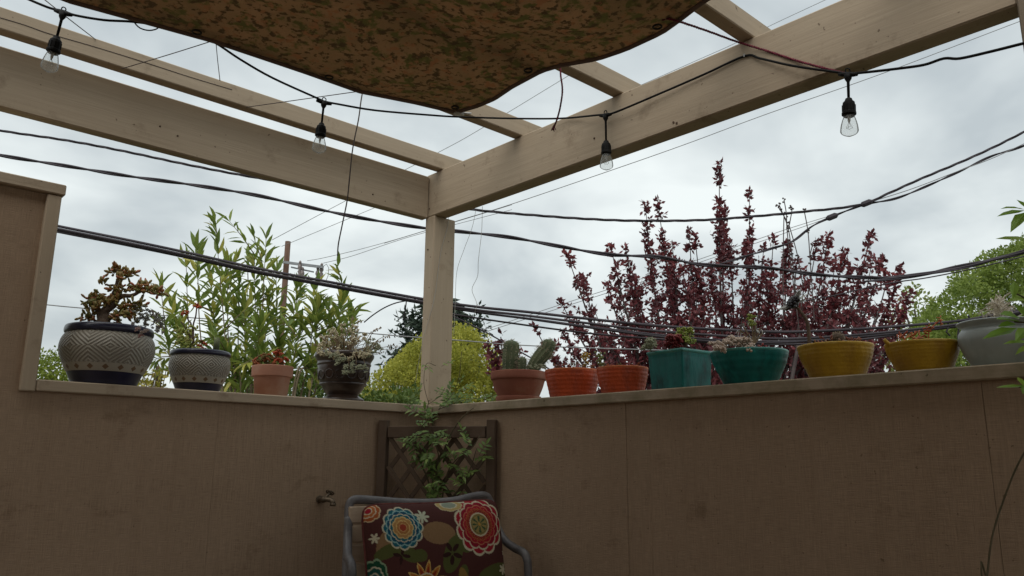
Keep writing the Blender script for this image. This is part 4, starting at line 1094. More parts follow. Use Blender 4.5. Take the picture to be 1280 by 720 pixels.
# ------------------------------------------------------------------ trellis across the corner
M_trel = mat('stained_trellis', (.085, .056, .037), (.115, .078, .053), scale=8, stretch=(1, 1, 1), rough=.85, bump=.2, bscale=60)
TL, TR = PY(476, 532, YL) , PX(621, 532, XR)
TL = V(TL.x, TL.y - .022, 0); TR = V(TR.x - .022, TR.y, 0)
td = (TR - TL).normalized(); tn = V(-td.y, td.x, 0); tn = tn if tn.dot(FWD) < 0 else -tn
tw = (TR - TL).length
trl = thing('corner_trellis', 'dark brown wooden lattice trellis set across the wall corner', 'trellis', (TL + TR) / 2)
def tp(a, z, o=0): return TL + td * a + tn * o + V(0, 0, z)
for a in (0, tw):
    m = MB(); m.bar(tp(a, 0), tp(a, 1.19), .031, .030, tn); m.build('post', M_trel, trl, bevel=.002)
m = MB(); m.bar(tp(.02, 1.148), tp(tw - .02, 1.148), .028, .040); m.build('rail', M_trel, trl, bevel=.002)
m = MB(); m.bar(tp(.02, .30), tp(tw - .02, .30), .028, .040); m.build('rail', M_trel, trl, bevel=.002)
z0, z1 = .32, 1.128
sx, sl_ = .079, 1.3              # spacing along the rail, steepness
for sgn, o in ((1, .004), (-1, -.006)):
    a = -1.0
    while a < tw + 1.0:
        # line a + sgn * (z1 - z) / sl_
        pts = []
        for t in np.linspace(0, 1, 200):
            z = z1 + (z0 - z1) * t; x = a + sgn * (z1 - z) / sl_
            if .02 < x < tw - .02: pts.append((x, z))
        if len(pts) > 12:
            m = MB(); m.bar(tp(*pts[0], o), tp(*pts[-1], o), .0145, .007, tn); m.build('slat', M_trel, trl)
        a += sx

# ------------------------------------------------------------------ garden tap on the left wall
M_brass = mat('weathered_brass', (.10, .075, .05), (.17, .13, .09), scale=40, rough=.5, metal=.6)
c = PY(399, 624, YL)
tap = thing('garden_tap', 'small weathered brass tap sticking out of the left wall', 'tap', c)
m = MB(); o = V(0, -1, 0); rr = V(1, 0, 0); u = V(0, 0, 1)
m.lathe(c, [(.012, 0), (.012, .003), (.007, .004), (.007, .024)], 14, axis=o); m.build('flange', M_brass, tap, smooth=False)
m = MB(); b0 = c + o * .026; m.ball(b0, .0105, 12, 8, (1, 1.1, 1)); m.tube(spline([b0, b0 + o * .016 + rr * .012, b0 + o * .026 + rr * .018 + u * -.004, b0 + o * .03 + rr * .02 - u * .012], 4), [.008] * 9 + [.0085] * 4, 10); m.tube([b0 + o * .03 + rr * .02 - u * .011, b0 + o * .03 + rr * .02 - u * .02], .0098, 10); m.build('spout', M_brass, tap, smooth=True)
m = MB(); m.tube([b0, b0 + u * .012 + rr * .014 , b0 + u * .02 + rr * .022], [.007, .006, .004], 10); m.build('bonnet', M_brass, tap, smooth=True)
m = MB(); hcn = b0 + u * .022 + rr * .024; hx = (rr * .4 + o).normalized(); hax = (u * .8 + rr * .6).normalized(); hy = hax.cross(hx)
m.tube([hcn + hx * .013 * math.cos(t) + hy * .013 * math.sin(t) for t in np.linspace(0, 2 * math.pi, 19)], .0024, 6, cap=False); m.tube([hcn - hx * .013, hcn + hx * .013], .0028, 6); m.tube([hcn - hy * .013, hcn + hy * .013], .0028, 6); m.tube([hcn, hcn + hax * .006], .005, 6); m.build('handle', M_brass, tap, smooth=True)

# ------------------------------------------------------------------ patio chair and cushion
M_tube = mat('grey_powder_coat', (.12, .113, .115), (.17, .16, .16), scale=30, rough=.45, spec=.4, c3=(.075, .07, .07), scale3=20)
M_slat = mat('tan_slat', (.40, .30, .21), (.46, .35, .25), scale=5, stretch=(3, 3, 12), rough=.7, bump=.1, bscale=40)
T0 = PF(529, 625, 2.46)
toC = -(T0 - EYE); toC.z = 0; toC.normalize()
rt = ROT @ V(1, 0, 0); rt = (rt - V(0, 0, rt.z)); rt = (rt - toC * rt.dot(toC)).normalized()
CA = R(24)
cf = (toC * math.cos(CA) + rt * math.sin(CA)); cs = (rt * math.cos(CA) - toC * math.sin(CA))
CB = V(T0.x, T0.y, 0)
def ch(a, b, z): return CB + cs * a + cf * b + V(0, 0, z)
chair = thing('patio_chair', 'grey tubular metal patio chair with tan slats in the corner', 'chair', CB + cf * .25)
ZT = T0.z
RT = .0125
top = [ch(-.235, .012, ZT - .05), ch(-.232, .002, ZT - .016), ch(-.222, 0, ZT + .002), ch(-.19, 0, ZT + .004), ch(-.1, -.004, ZT - .004), ch(0, -.006, ZT - .009), ch(.1, -.004, ZT - .005), ch(.17, 0, ZT + .008), ch(.21, 0, ZT + .010), ch(.226, .002, ZT - .003), ch(.235, .012, ZT - .04)]
m = MB(); m.tube(spline(top, 5), RT, 12); m.build('back_rail', M_tube, chair, smooth=True)
for sg in (-1, 1):
    arm = [(.235, .012, ZT - .045), (.241, .03, ZT - .085), (.25, .06, ZT - .12), (.262, .10, ZT - .140), (.268, .14, ZT - .149), (.270, .159, ZT - .165), (.271, .167, ZT - .21), (.272, .18, .45), (.274, .20, .0)]
    m = MB(); m.tube(spline([ch(sg * a, b, z) for a, b, z in arm], 6), RT, 12); m.build('arm', M_tube, chair, smooth=True)
    m = MB(); m.tube(spline([ch(sg * .235, .012, ZT - .045), ch(sg * .245, .05, .68), ch(sg * .245, .10, .45), ch(sg * .245, .05, .2), ch(sg * .25, -.05, 0)], 6), RT, 12); m.build('leg', M_tube, chair, smooth=True)
    m = MB(); m.tube([ch(sg * .245, .10, .43), ch(sg * .26, .30, .45), ch(sg * .27, .56, .44)], .011, 10); m.build('seat_rail', M_tube, chair, smooth=True)
    m = MB(); m.tube(spline([ch(sg * .272, .30, .44), ch(sg * .272, .5, .45), ch(sg * .272, .565, .40), ch(sg * .272, .58, .0)], 5), .011, 10); m.build('leg', M_tube, chair, smooth=True)
m = MB(); m.tube([ch(-.27, .56, .43), ch(.27, .56, .43)], .010, 10); m.build('stretcher', M_tube, chair, smooth=True)
nsl = 9
for i in range(nsl):
    zc = ZT - .037 - i * .0515
    bb = .012 + (ZT - zc) * .17
    m = MB(); m.bar(ch(-.238, bb, zc), ch(.238, bb, zc), .012, .0465, V(0, 0, 1) - cf * .17); m.build('back_slat', M_slat, chair, bevel=.003)
for i in range(8):
    bb = .13 + i * .058
    m = MB(); m.bar(ch(-.27, bb, .452), ch(.27, bb, .452), .050, .012); m.build('seat_slat', M_slat, chair, bevel=.003)

# cushion: printed floral fabric, colours of the print stored per vertex
def lin(r, g_, b): return np.array([((c / 255 + .055) / 1.055) ** 2.4 if c > 10 else c / 255 / 12.92 for c in (r, g_, b)])
def paint(X, Y):
    out = np.empty(X.shape + (3,)); BR = lin(88, 52, 48); out[:] = BR
    def put(mask, col): out[mask] = col
    CRM = lin(214, 206, 176); TAN = lin(150, 118, 84); OLV = lin(92, 96, 52); TEAL = lin(36, 104, 118); RED = lin(168, 36, 52); OCH = lin(204, 150, 70)
    DT = lin(60, 36, 34)
    def ell(cx, cy, rx, ry, ang=0):
        c, s = math.cos(ang), math.sin(ang); dx, dy = X - cx, Y - cy
        return ((dx * c + dy * s) / rx) ** 2 + ((-dx * s + dy * c) / ry) ** 2
    # leaves
    put(ell(545, 665.5, 20.5, 13, .05) < 1, TAN)
    put(ell(480, 672, 17, 9, -.9) < 1, TAN)
    for cx, cy, rx, ry, an in ((561, 690, 11, 22, .35), (575, 676, 9, 14, -.4), (505, 687, 16, 8, .5), (480, 684, 16, 7, -.35), (612, 712, 22, 9, -.3), (600, 722, 16, 5, 0), (572, 715, 6, 13, .2), (520, 690, 9, 7, .2), (610, 760, 30, 20, 0), (470, 780, 30, 14, .4)):
        put(ell(cx, cy, rx, ry, an) < 1, OLV)
    put(ell(600, 721, 15, 4.2, 0) < 1, lin(150, 160, 80))
    put(ell(573, 717, 5, 12, -.3) < 1, lin(150, 120, 62))
    for k in range(5):                # brown sprig over the olive leaf
        a = k * 1.26 + .4; put(ell(560 + 7 * math.cos(a), 689 + 8 * math.sin(a), 5.5, 2.6, a) < 1, DT)
    for k in range(4):
        a = k * 1.57 + .2; put(ell(497 + 6 * math.cos(a), 689 + 5 * math.sin(a), 5, 2, a) < 1, DT)
    def flower(cx, cy, rx, ry, layers, ph=0):
        th = np.arctan2((Y - cy) / ry, (X - cx) / rx) + ph; r = np.hypot((X - cx) / rx, (Y - cy) / ry)
        for r0, n, amp, edge, ce, cf_, off in layers:
            b = r0 * (1 - amp + amp * np.abs(np.cos((th + off) * n / 2)) ** .6)
            put(r < b, ce); put(r < b - edge, cf_)
    # petals in rings
    flower(596, 657, 29.5, 37, [(1.0, 11, .13, .075, CRM, RED, 0), (.82, 11, .12, .05, CRM, lin(150, 30, 48), .28), (.66, 12, .10, .035, lin(190, 120, 90), RED, 0), (.52, 14, .05, .02, lin(170, 90, 60), lin(140, 44, 44), 0), (.385, 40, .0, .04, CRM, lin(160, 140, 84), 0)])
    th = np.arctan2(Y - 657, X - 596); r = np.hypot((X - 596) / 29.5, (Y - 657) / 37)
    put((r < .27) & (np.abs(np.cos(th * 4)) > .8), lin(64, 86, 60)); put((r < .31) & (r > .29), lin(90, 80, 50)); put(r < .05, OCH)
    put((r > .40) & (r < .56) & (np.sin(th * 34) * np.sin(r * 90) > .45), lin(196, 120, 62))
    flower(501, 658.5, 26, 25.5, [(1.0, 12, .13, .075, CRM, TEAL, 0), (.83, 12, .12, .06, lin(150, 190, 186), lin(32, 84, 110), .26), (.66, 12, .10, .05, CRM, TEAL, 0), (.52, 9, .13, .05, lin(226, 196, 130), lin(186, 140, 86), 0), (.34, 8, .10, .04, lin(226, 190, 120), lin(176, 120, 70), .3), (.19, 20, 0, .03, lin(214, 170, 110), lin(168, 70, 50), 0)])
    # pointed sun flower at the lower middle
    th = np.arctan2(Y - 722, X - 527); r = np.hypot(X - 527, Y - 722)
    w = (th / (2 * math.pi) * 11) % 1 - .5
    edge = 27 * (1 - 1.15 * np.abs(w) ** 1.15)
    put(r < edge, lin(226, 190, 110)); put(r < edge - 2.4, lin(190, 116, 52)); put(r < edge - 7, lin(150, 52, 36)); put(r < 13, CRM); put(r < 11.5, lin(196, 140, 60)); put((r < 9) & (np.cos(th * 6) > .2), lin(120, 130, 66)); put(r < 3, RED)
    def star(cx, cy, R0, n, col, ph=0):
        th = np.arctan2(Y - cy, X - cx) + ph; r = np.hypot(X - cx, Y - cy); put(r < R0 * (.35 + .65 * np.abs(np.cos(th * n / 2)) ** 1.2), col)
    star(528, 646, 8.5, 7, lin(200, 204, 176)); star(466, 669, 6, 6, CRM); star(624, 709, 6.5, 6, CRM, .3); star(628, 690, 3.5, 5, CRM)
    flower(460, 636, 18, 15, [(1, 9, .12, .09, lin(214, 190, 150), lin(176, 92, 48), 0), (.66, 9, .12, .08, CRM, lin(190, 110, 60), .3), (.35, 9, .1, .08, CRM, RED, 0)])
    flower(566, 631, 16, 9, [(1, 8, .12, .1, lin(206, 190, 150), lin(196, 170, 110), 0), (.6, 8, .1, .1, CRM, lin(150, 160, 140), 0)])
    flower(466, 712, 15, 22, [(1, 9, .12, .1, lin(150, 176, 140), lin(34, 84, 60), 0), (.65, 9, .12, .08, CRM, lin(34, 90, 80), .3), (.35, 8, .1, .08, CRM, TEAL, .1)])
    flower(585, 790, 34, 30, [(1, 11, .12, .075, CRM, TEAL, 0), (.7, 11, .12, .06, CRM, RED, .3), (.4, 8, .1, .06, CRM, OCH, 0)])
    flower(490, 800, 30, 26, [(1, 11, .12, .075, CRM, RED, 0), (.6, 9, .12, .06, CRM, OCH, .3)])
    return out
cush = thing('floral_cushion', 'brown square cushion printed with big blue and red flowers', 'cushion', ch(0, .2, .47))
NU = 240
uu, vv = np.meshgrid(np.linspace(0, 1, NU + 1), np.linspace(0, 1, NU + 1), indexing='ij')
Xp = 454 + uu * 222 - uu ** 2 * 50 + vv * 15 * (1 - uu) + vv * 10 * uu; Yp = 629 - uu * 5 + vv * 172
colr = paint(Xp, Yp)
rng = np.random.RandomState(3); colr *= .8 * (1 + .05 * rng.randn(*colr.shape[:2], 1))
CW, CH_ = .447, .43
pc = [ch(.008, .035 + .06, ZT - .013)]
ctr_top = ch(-.005, .075, ZT + .002); dn = (V(0, 0, -1) + cf * .22).normalized(); nrm = (cf + V(0, 0, .22)).normalized()
_q = Matrix.Rotation(R(1.2), 3, -nrm); c_ax = _q @ cs; c_ax = c_ax if c_ax.z > 0 else _q.transposed() @ cs; dn = (dn - c_ax * dn.dot(c_ax)).normalized()
def cush_pt(u, v, side):
    a = 2 * u - 1; b = 2 * v - 1
    infl = max(0, (1 - abs(a) ** 2.6)) ** .5 * max(0, (1 - abs(b) ** 2.6)) ** .5
    pin = 1 - .055 * (1 - abs(a) ** 2) * 0 
    rc = 1 - .075 * abs(a) ** 7 * abs(b) ** 7; xa = a * (1 - .06 * (1 - b * b)) * rc; xb = b * (1 - .04 * (1 - a * a)) * rc
    w = mnoise.noise(V(u * 5, v * 5, 3.3)) * .004
    return ctr_top + c_ax * (xa * CW / 2) + dn * ((xb + 1) * CH_ / 2) + nrm * (side * (.092 * infl + w * infl + .005 * math.sin(a * 17 + b * 3) * abs(b) ** 6 * (1 - a * a) * infl ** .3))
vs = [cush_pt(u, v, 1) for u in np.linspace(0, 1, NU + 1) for v in np.linspace(0, 1, NU + 1)]
m = MB(); m.add(vs, [(i * (NU + 1) + j, i * (NU + 1) + j + 1, (i + 1) * (NU + 1) + j + 1, (i + 1) * (NU + 1) + j) for i in range(NU) for j in range(NU)])
def print_mat():
    mm = bpy.data.materials.new('floral_print'); mm.use_nodes = True
    N = mm.node_tree.nodes; L = mm.node_tree.links; b = N['Principled BSDF']; b.inputs['Roughness'].default_value = .9; b.inputs['Specular IOR Level'].default_value = .15
    a = N.new('ShaderNodeAttribute'); a.attribute_name = 'print'; L.new(a.outputs['Color'], b.inputs['Base Color'])
    tc = N.new('ShaderNodeTexCoord'); n = N.new('ShaderNodeTexNoise'); n.inputs['Scale'].default_value = 400; L.new(tc.outputs['Object'], n.inputs[0])
    bp = N.new('ShaderNodeBump'); bp.inputs['Strength'].default_value = .2; bp.inputs['Distance'].default_value = .002; L.new(n.outputs['Fac'], bp.inputs['Height']); L.new(bp.outputs[0], b.inputs['Normal'])
    return mm
fr = m.build('front_cover', print_mat(), cush, smooth=True)
at = fr.data.attributes.new('print', 'FLOAT_COLOR', 'POINT')
at.data.foreach_set('color', np.concatenate([np.clip(colr.reshape(-1, 3), 0, 1), np.ones((colr.shape[0] * colr.shape[1], 1))], 1).ravel())
NB = 40
vs = [cush_pt(u, v, -1) for u in np.linspace(0, 1, NB + 1) for v in np.linspace(0, 1, NB + 1)]
M_back = mat('cushion_back', (.10, .045, .04), (.13, .06, .05), scale=60, rough=.9)
m = MB(); m.add(vs, [(i * (NB + 1) + j, (i + 1) * (NB + 1) + j, (i + 1) * (NB + 1) + j + 1, i * (NB + 1) + j + 1) for i in range(NB) for j in range(NB)]); m.build('back_cover', M_back, cush, smooth=True)
per = [(t, 0) for t in np.linspace(0, 1, 30)] + [(1, t) for t in np.linspace(0, 1, 30)[1:]] + [(1 - t, 1) for t in np.linspace(0, 1, 30)[1:]] + [(0, 1 - t) for t in np.linspace(0, 1, 30)[1:]]
m = MB(); m.tube([cush_pt(u, v, 0) for u, v in per], .0042, 7); m.build('piping', mat('piping', (.09, .02, .02), (.16, .05, .04), scale=50, rough=.9), cush, smooth=True)

# ------------------------------------------------------------------ vines
M_vine = mat('vine_leaf', (.09, .15, .035), (.16, .25, .055), tint=(.26, .34, .09), rough=.45, transl=.35, spec=.4)
M_vstem = mat('vine_stem', (.07, .06, .03), (.11, .09, .05), scale=30, rough=.85)
def pinnate(lf, st, p, d, L, n=3, lw=.011, ll=.03):
    d = d.normalized(); up = (V(0, 0, 1) - FWD * .7 + rdir() * .3).normalized(); x = d.cross(up).normalized()
    st.tube([p, p + d * L * .5, p + d * L - V(0, 0, L * .15)], .0007, 4)
    for i in range(n):
        q = p + d * L * (i + .6) / n - V(0, 0, L * .12 * ((i + .6) / n) ** 2)
        for s2 in (-1, 1): lf.leaf(q, d * .5 + x * s2, up, ll * rnd(.7, 1.1), lw, .15, .2)
    lf.leaf(p + d * L - V(0, 0, L * .15), d, up, ll * 1.1, lw, .15, .2)
def gtrel(px, py, o=0.03): # a point just in front of the trellis plane
    r = ray(px, py); q = TL + tn * o; t = (q - EYE).dot(tn) / r.dot(tn); return EYE + r * t
vn = thing('corner_vine', 'jasmine vine climbing through the trellis to the corner post', 'vine', gtrel(545, 900) * 1.0)
st = MB(); lf = MB()
trunks = [[(546, 760), (545, 690), (543, 640), (541, 600), (548, 570), (540, 545), (534, 520), (536, 500)],
          [(546, 700), (552, 630), (560, 590), (575, 570), (590, 560), (600, 545)],
          [(543, 640), (535, 600), (522, 570), (520, 548), (530, 530), (548, 520)],
          [(541, 600), (556, 560), (566, 538), (580, 520), (592, 510)],
          [(545, 640), (575, 610), (588, 585), (596, 560)]]
for tpx in trunks:
    ps = spline([gtrel(x, y, .02 + .02 * random.random()) for x, y in tpx], 8); st.tube(ps, [.0035 - .0022 * i / len(ps) for i in range(len(ps))], 6)
clus = [(546, 600, 8, 22, 9), (540, 570, 15, 12, 5), (560, 575, 18, 12, 4), (532, 545, 16, 9, 6), (590, 572, 14, 18, 5), (535, 525, 12, 9, 5), (575, 550, 18, 9, 4), (548, 622, 5, 16, 6), (580, 600, 8, 18, 3), (516, 556, 9, 6, 4)]
for cx, cy, rx, ry, n in clus:
    for i in range(n):
        p = gtrel(cx + random.gauss(0, rx * .55), cy + random.gauss(0, ry * .55), rnd(.01, .06)); pinnate(lf, st, p, rdir() + tn * .5 + V(0, 0, .1), rnd(.03, .055))
for i in range(24):                  # over the cap, to both sides of the post
    x = random.gauss(566, 26); y = 505 - abs(x - 552) * .05 + rnd(-14, 16)
    p = PF(x, y, 2.93 + rnd(-.05, .06)); pinnate(lf, st, p, rdir() + V(0, 0, .5), rnd(.03, .06))
for x, y, d in ((528, 455, 0), (552, 458, 0), (530, 478, 0), (545, 492, 0), (522, 495, 0), (574, 482, .1), (590, 478, .1), (582, 492, .1), (604, 500, .08), (612, 494, .08)):
    p = PF(x, y, 2.88 + d); pinnate(lf, st, p, rdir() + rt * .6 - FWD * .3, rnd(.03, .045), 2, .009, .024)
for pts in ([(536, 505), (530, 480), (533, 455), (545, 457)], [(536, 505), (550, 495), (556, 485)], [(548, 512), (580, 500), (612, 496), (630, 488)], [(548, 512), (566, 492), (574, 470), (577, 440)], [(520, 512), (505, 508), (495, 500)]):
    st.tube(spline([PF(x, y, 2.90) for x, y in pts], 6), .0011, 5)
lf.build('leaves', M_vine, vn, stuff=True); st.build('stem', M_vstem, vn, smooth=True)

# leafy shoots reaching in from the right, close to the viewer
M_fresh = mat('fresh_leaf', (.20, .36, .045), (.30, .46, .07), tint=(.38, .52, .10), rough=.4, transl=.4, spec=.4)
fv = thing('leafy_climber', 'bright green leafy climber reaching in at the right edge', 'climbing plant', PF(1330, 900, 1.45))
st = MB()
main = spline([V(*(PF(1330, 900, 1.45).xy), 0.012), PF(1325, 780, 1.45), PF(1312, 600, 1.45), PF(1300, 480, 1.44), PF(1298, 380, 1.42), PF(1305, 260, 1.42), PF(1320, 180, 1.42)], 8)
st.tube(main, [.006 - .004 * i / len(main) for i in range(len(main))], 7)
shoots = [[(1303, 300), (1290, 272), (1281, 262)], [(1298, 420), (1285, 405), (1268, 402)], [(1300, 492), (1288, 487), (1272, 483)], [(1298, 385), (1280, 372), (1268, 366)]]
for s2 in shoots: st.tube(spline([PF(x, y, 1.42) for x, y in s2], 5), .0016, 5)
st.build('stem', M_vstem, fv, smooth=True)
def leaf_obj(p, d, up, L, W, m, par, tint, droop=.15):
    b = MB(); b.leaf(p, d, up, L, W, .18, droop, tint); b.t[0] = tint + 1e-4
    return b.build('leaf', m, par, smooth=False)
LV = [(1281, 262, 1252, 256, 7), (1281, 263, 1246, 271, 9), (1283, 265, 1264, 286, 13), (1285, 262, 1270, 250, 9), (1290, 300, 1244, 300, 12),
      (1262, 366, 1245, 372, 0), (1268, 352, 1267, 372, 9), (1258, 360, 1247, 368, 8), (1300, 372, 1258, 378, 17), (1275, 398, 1250, 392, 13), (1275, 402, 1245, 398, 12), (1270, 405, 1248, 407, 10), (1272, 410, 1228, 423, 12),
      (1290, 428, 1254, 428, 9), (1296, 432, 1268, 442, 14), (1280, 395, 1268, 378, 12), (1290, 405, 1282, 385, 13), (1284, 410, 1270, 425, 13), (1282, 482, 1244, 486, 6), (1279, 482, 1272, 472, 8), (1284, 480, 1278, 490, 8), (1300, 340, 1275, 322, 12)]
for x0, y0, x1, y1, w in LV:
    if w == 0: continue
    a, b2 = PF(x0, y0, 1.42), PF(x1, y1, 1.42 + rnd(-.04, .02)); kk = mpp(a)
    leaf_obj(a, b2 - a, (V(0, 0, 1) - FWD * rnd(.4, 1.2) + rdir() * .3).normalized(), (b2 - a).length, w * kk * 1.15, M_fresh, fv, rnd(.05, .95), rnd(-.05, .2))
wire('dry_tendril', 'long thin brown dry stem curving up in front of right wall', 'stem', [V(*(PF(1231, 760, 1.4).xy), .012), PF(1231, 760, 1.4), PF(1234, 720, 1.4), PF(1240, 672, 1.4), PF(1252, 632, 1.4), PF(1268, 590, 1.39), PF(1284, 560, 1.38), PF(1305, 530, 1.37)], .0016, M_vstem)

# ------------------------------------------------------------------ trees and shrubs beyond the wall
# oleander-like shrub with long narrow leaves
M_ole = mat('oleander_leaf', (.14, .21, .045), (.26, .33, .07), tint=(.50, .47, .11), rough=.45, transl=.35, spec=.35)
M_cane = mat('cane', (.13, .10, .06), (.18, .14, .09), scale=12, rough=.85)
FO = 5.1
ole = thing('tall_leafy_shrub', 'tall shrub with long narrow green leaves behind the left pots', 'shrub', V(*(PF(320, 500, FO).xy), -3))
canes = [(200, 352), (213, 372), (232, 318), (246, 305), (271, 300), (262, 330), (284, 322), (300, 335), (318, 318), (333, 290), (345, 334), (372, 356), (394, 352), (398, 378), (430, 366), (440, 388), (412, 392), (305, 372), (338, 370), (222, 410), (265, 390), (325, 400), (380, 400), (350, 425), (283, 440), (310, 352)]
leafs = []
st = MB()
for tx, ty in canes:
    F = FO + rnd(-.25, .45)
    bx = 315 + (tx - 315) * .55
    tip_ = PF(tx, ty, F); mid = PF(tx + (bx - tx) * .35 + rnd(-6, 6), 430 + (ty - 300) * .3, F + .05); bas = PF(bx, 560, F)
    ps = spline([V(bas.x, bas.y, -3), bas, mid, tip_], 14)
    st.tube(ps, [.013 - .0115 * (i / (len(ps) - 1)) ** .7 for i in range(len(ps))], 6)
    vis = [(i, p) for i, p in enumerate(ps) if p.z > bas.z - .1]
    acc = 0; ph = rnd(0, 6)
    for (i, p), (j, q) in zip(vis, vis[1:]):
        seg = (q - p).length; d = (q - p).normalized(); s = 0
        while s < seg:
            r_ = p + d * s; hgt = (tip_ - r_).length
            if random.random() < (.85 if hgt < .45 else .27):
                for k3 in range(3 if hgt < .5 else 2):
                    a = ph + k3 * 2.09; x = d.orthogonal().normalized(); y = d.cross(x)
                    dd = (x * math.cos(a) + y * math.sin(a)) * (.75 if hgt > .1 else .35) + d * .75 + rdir() * .22
                    leafs.append((r_, dd, rnd(.10, .16)))
                ph += 1.1
            s += .075
    # a few side twigs
    for _ in range(2):
        i, p = random.choice(vis[len(vis) // 3:]); dd = (rdir() + V(0, 0, .8)); dd.normalize(); q = p + dd * rnd(.12, .28)
        st.tube([p, p.lerp(q, .5) + V(0, 0, .01), q], [.004, .003, .0015], 5)
        for t in np.linspace(.35, 1, 5):
            for k3 in range(2):
                leafs.append((p.lerp(q, t), dd * .8 + rdir() * .7, rnd(.08, .135)))
st.build('canes', M_cane, ole, smooth=True, stuff=True)
protos = []
for i in range(9):
    b = MB(); b.leaf(V(0, 0, 0), V(1, 0, 0), V(0, 0, 1), 1.0, .22, .22, (.05, .18, .3)[i % 3], [.05, .15, .25, .35, .45, .55, .7, .85, 1.0][i]); b.t[0] += 1e-4
    o = b.build('leaf', M_ole); protos.append(o.data); bpy.data.objects.remove(o)
leafs.sort(key=lambda l: (l[0] - EYE).dot(FWD))
vis_leafs = [l for l in leafs if l[0].z > PF(300, 480, FO).z]
rest = [l for l in leafs if l[0].z <= PF(300, 480, FO).z] + vis_leafs[290:]
for p, d, L in vis_leafs[:290]:
    o = bpy.data.objects.new('leaf', random.choice(protos)); COL.objects.link(o); o.parent = ole
    d = d.normalized(); up = (V(0, 0, 1) + rdir() * .6).normalized(); y = up.cross(d).normalized(); z = d.cross(y)
    Mx = Matrix((d, y, z)).transposed().to_4x4(); Mx.translation = p - ROOTS[ole]
    o.matrix_local = Mx @ Matrix.Scale(L, 4)
lf = MB()
for p, d, L in rest: lf.leaf(p, d, (V(0, 0, 1) + rdir() * .6).normalized(), L, L * .22, .22, rnd(0, .3))
lf.build('far_leaves', M_ole, ole, stuff=True)

def crown(lf, clumps, n, L, W, upb=.3, shell=.55):
    """leaves through the volume of uneven clumps; clumps: (centre, (rx, ry, rz))"""
    vols = [max(1e-6, c[1][0] * c[1][1] * c[1][2]) ** .67 for c in clumps]; tot = sum(vols)
    for (c, r), v in zip(clumps, vols):
        for i in range(int(n * v / tot) + 1):
            d = rdir(); q = shell + (1 - shell) * random.random() ** .5
            q *= 1 + .25 * mnoise.noise(c * 3 + d * 2.2)
            p = c + V(d.x * r[0], d.y * r[1], d.z * r[2]) * q
            t = min(1, max(0, .45 + .4 * mnoise.noise(p * 2.3) + rnd(-.3, .3)))
            lf.dia(p, (d * .7 + rdir() * .8 + V(0, 0, upb)).normalized(), rdir(), L * rnd(.7, 1.3), W * rnd(.8, 1.2), t)
def tree_trunk(st, base, top, r, limbs):
    ps = spline([base, base.lerp(top, .5) + rdir() * .12, top], 6); st.tube(ps, [r * (1 - .6 * i / len(ps)) for i in range(len(ps))], 9)
    for q in limbs:
        a = base.lerp(top, rnd(.45, .95)); ps = spline([a, a.lerp(q, .55) + V(0, 0, .1) + rdir() * .1, q], 5); st.tube(ps, [r * .42 * (1 - .85 * i / len(ps)) + .004 for i in range(len(ps))], 6)
M_tbark = mat('grey_bark', (.09, .075, .06), (.14, .12, .10), scale=10, rough=.9, bump=.5, bscale=30)

# golden rounded shrub behind the post
M_gold = mat('golden_foliage', (.24, .26, .04), (.48, .47, .08), tint=(.70, .64, .15), rough=.55, transl=.45)
FG = 8.0
gs = thing('golden_shrub', 'rounded yellow green shrub behind the corner post', 'shrub', V(*(PF(545, 500, FG).xy), -3))
gold_out = [V(*q, 0) for q in ((440, 505), (455, 488), (466, 478), (476, 470), (486, 466), (496, 452), (508, 446), (520, 436), (534, 428), (548, 420), (560, 424), (572, 414), (584, 416), (596, 426), (606, 430), (614, 446), (626, 452), (634, 476), (644, 500))]
gold_top = lambda x: interp(gold_out, 0, 1, x)
cl = []
for i in range(260):
    a = rnd(0, math.pi); rr_ = math.sqrt(random.random())
    px = 540 + math.cos(a) * 94 * rr_ + rnd(-4, 4); top = gold_top(px)
    if abs(px - 540) > 99: continue
    py = rnd(top + 3, 530); cl.append((PF(px, py, FG + rnd(-.35, .5) + (py < top + 12) * .1), (.085 * rnd(.6, 1.7),) * 3))
for px in range(450, 636, 5):
    top = gold_top(px) + rnd(-3, 4); cl.append((PF(px, top, FG + rnd(-.1, .3)), (.075 * rnd(.7, 1.4),) * 3))
lf = MB(); crown(lf, cl, 34000, .030, .02, .4, .75); lf.build('crown', M_gold, gs, stuff=True)
st = MB(); tree_trunk(st, V(*(PF(545, 500, FG + .3).xy), -3), PF(545, 500, FG + .3), .09, [PF(x, y, FG + .3) for x, y in ((490, 480), (520, 450), (560, 440), (600, 470), (580, 450))]); st.build('trunk', M_tbark, gs, smooth=True)

# dark conifer behind it
M_dk = mat('dark_conifer', (.03, .05, .035), (.06, .085, .06), tint=(.09, .12, .085), rough=.7, transl=.15)
FD = 15
dk = thing('dark_conifer', 'dark blue green conifer showing above the golden shrub', 'tree', V(*(PF(545, 500, FD).xy), -3))
lf = MB(); st = MB(); dtop = PF(556, 372, FD)
st.tube([V(*(PF(555, 500, FD).xy), -3), PF(555, 460, FD), dtop], [.16, .1, .02], 9)
for i in range(150):
    t = random.random(); py = 376 + t * 100; half = 12 + 52 * t ** .7
    px = 553 + rnd(-1, 1) * half - 8 * t; s0 = PF(555, py - 6, FD); e = PF(px, py + rnd(-3, 6), FD + rnd(-1, 1) * .012 * half)
    st.tube([s0, e], [.02, .006], 4)
    for j in range(50):
        p = s0.lerp(e, .35 + .65 * random.random() ** .7); d = (e - s0).normalized() + rdir() * .8 + V(0, 0, -.2); lf.dia(p + rdir() * .05, d, rdir(), rnd(.12, .26), .06)
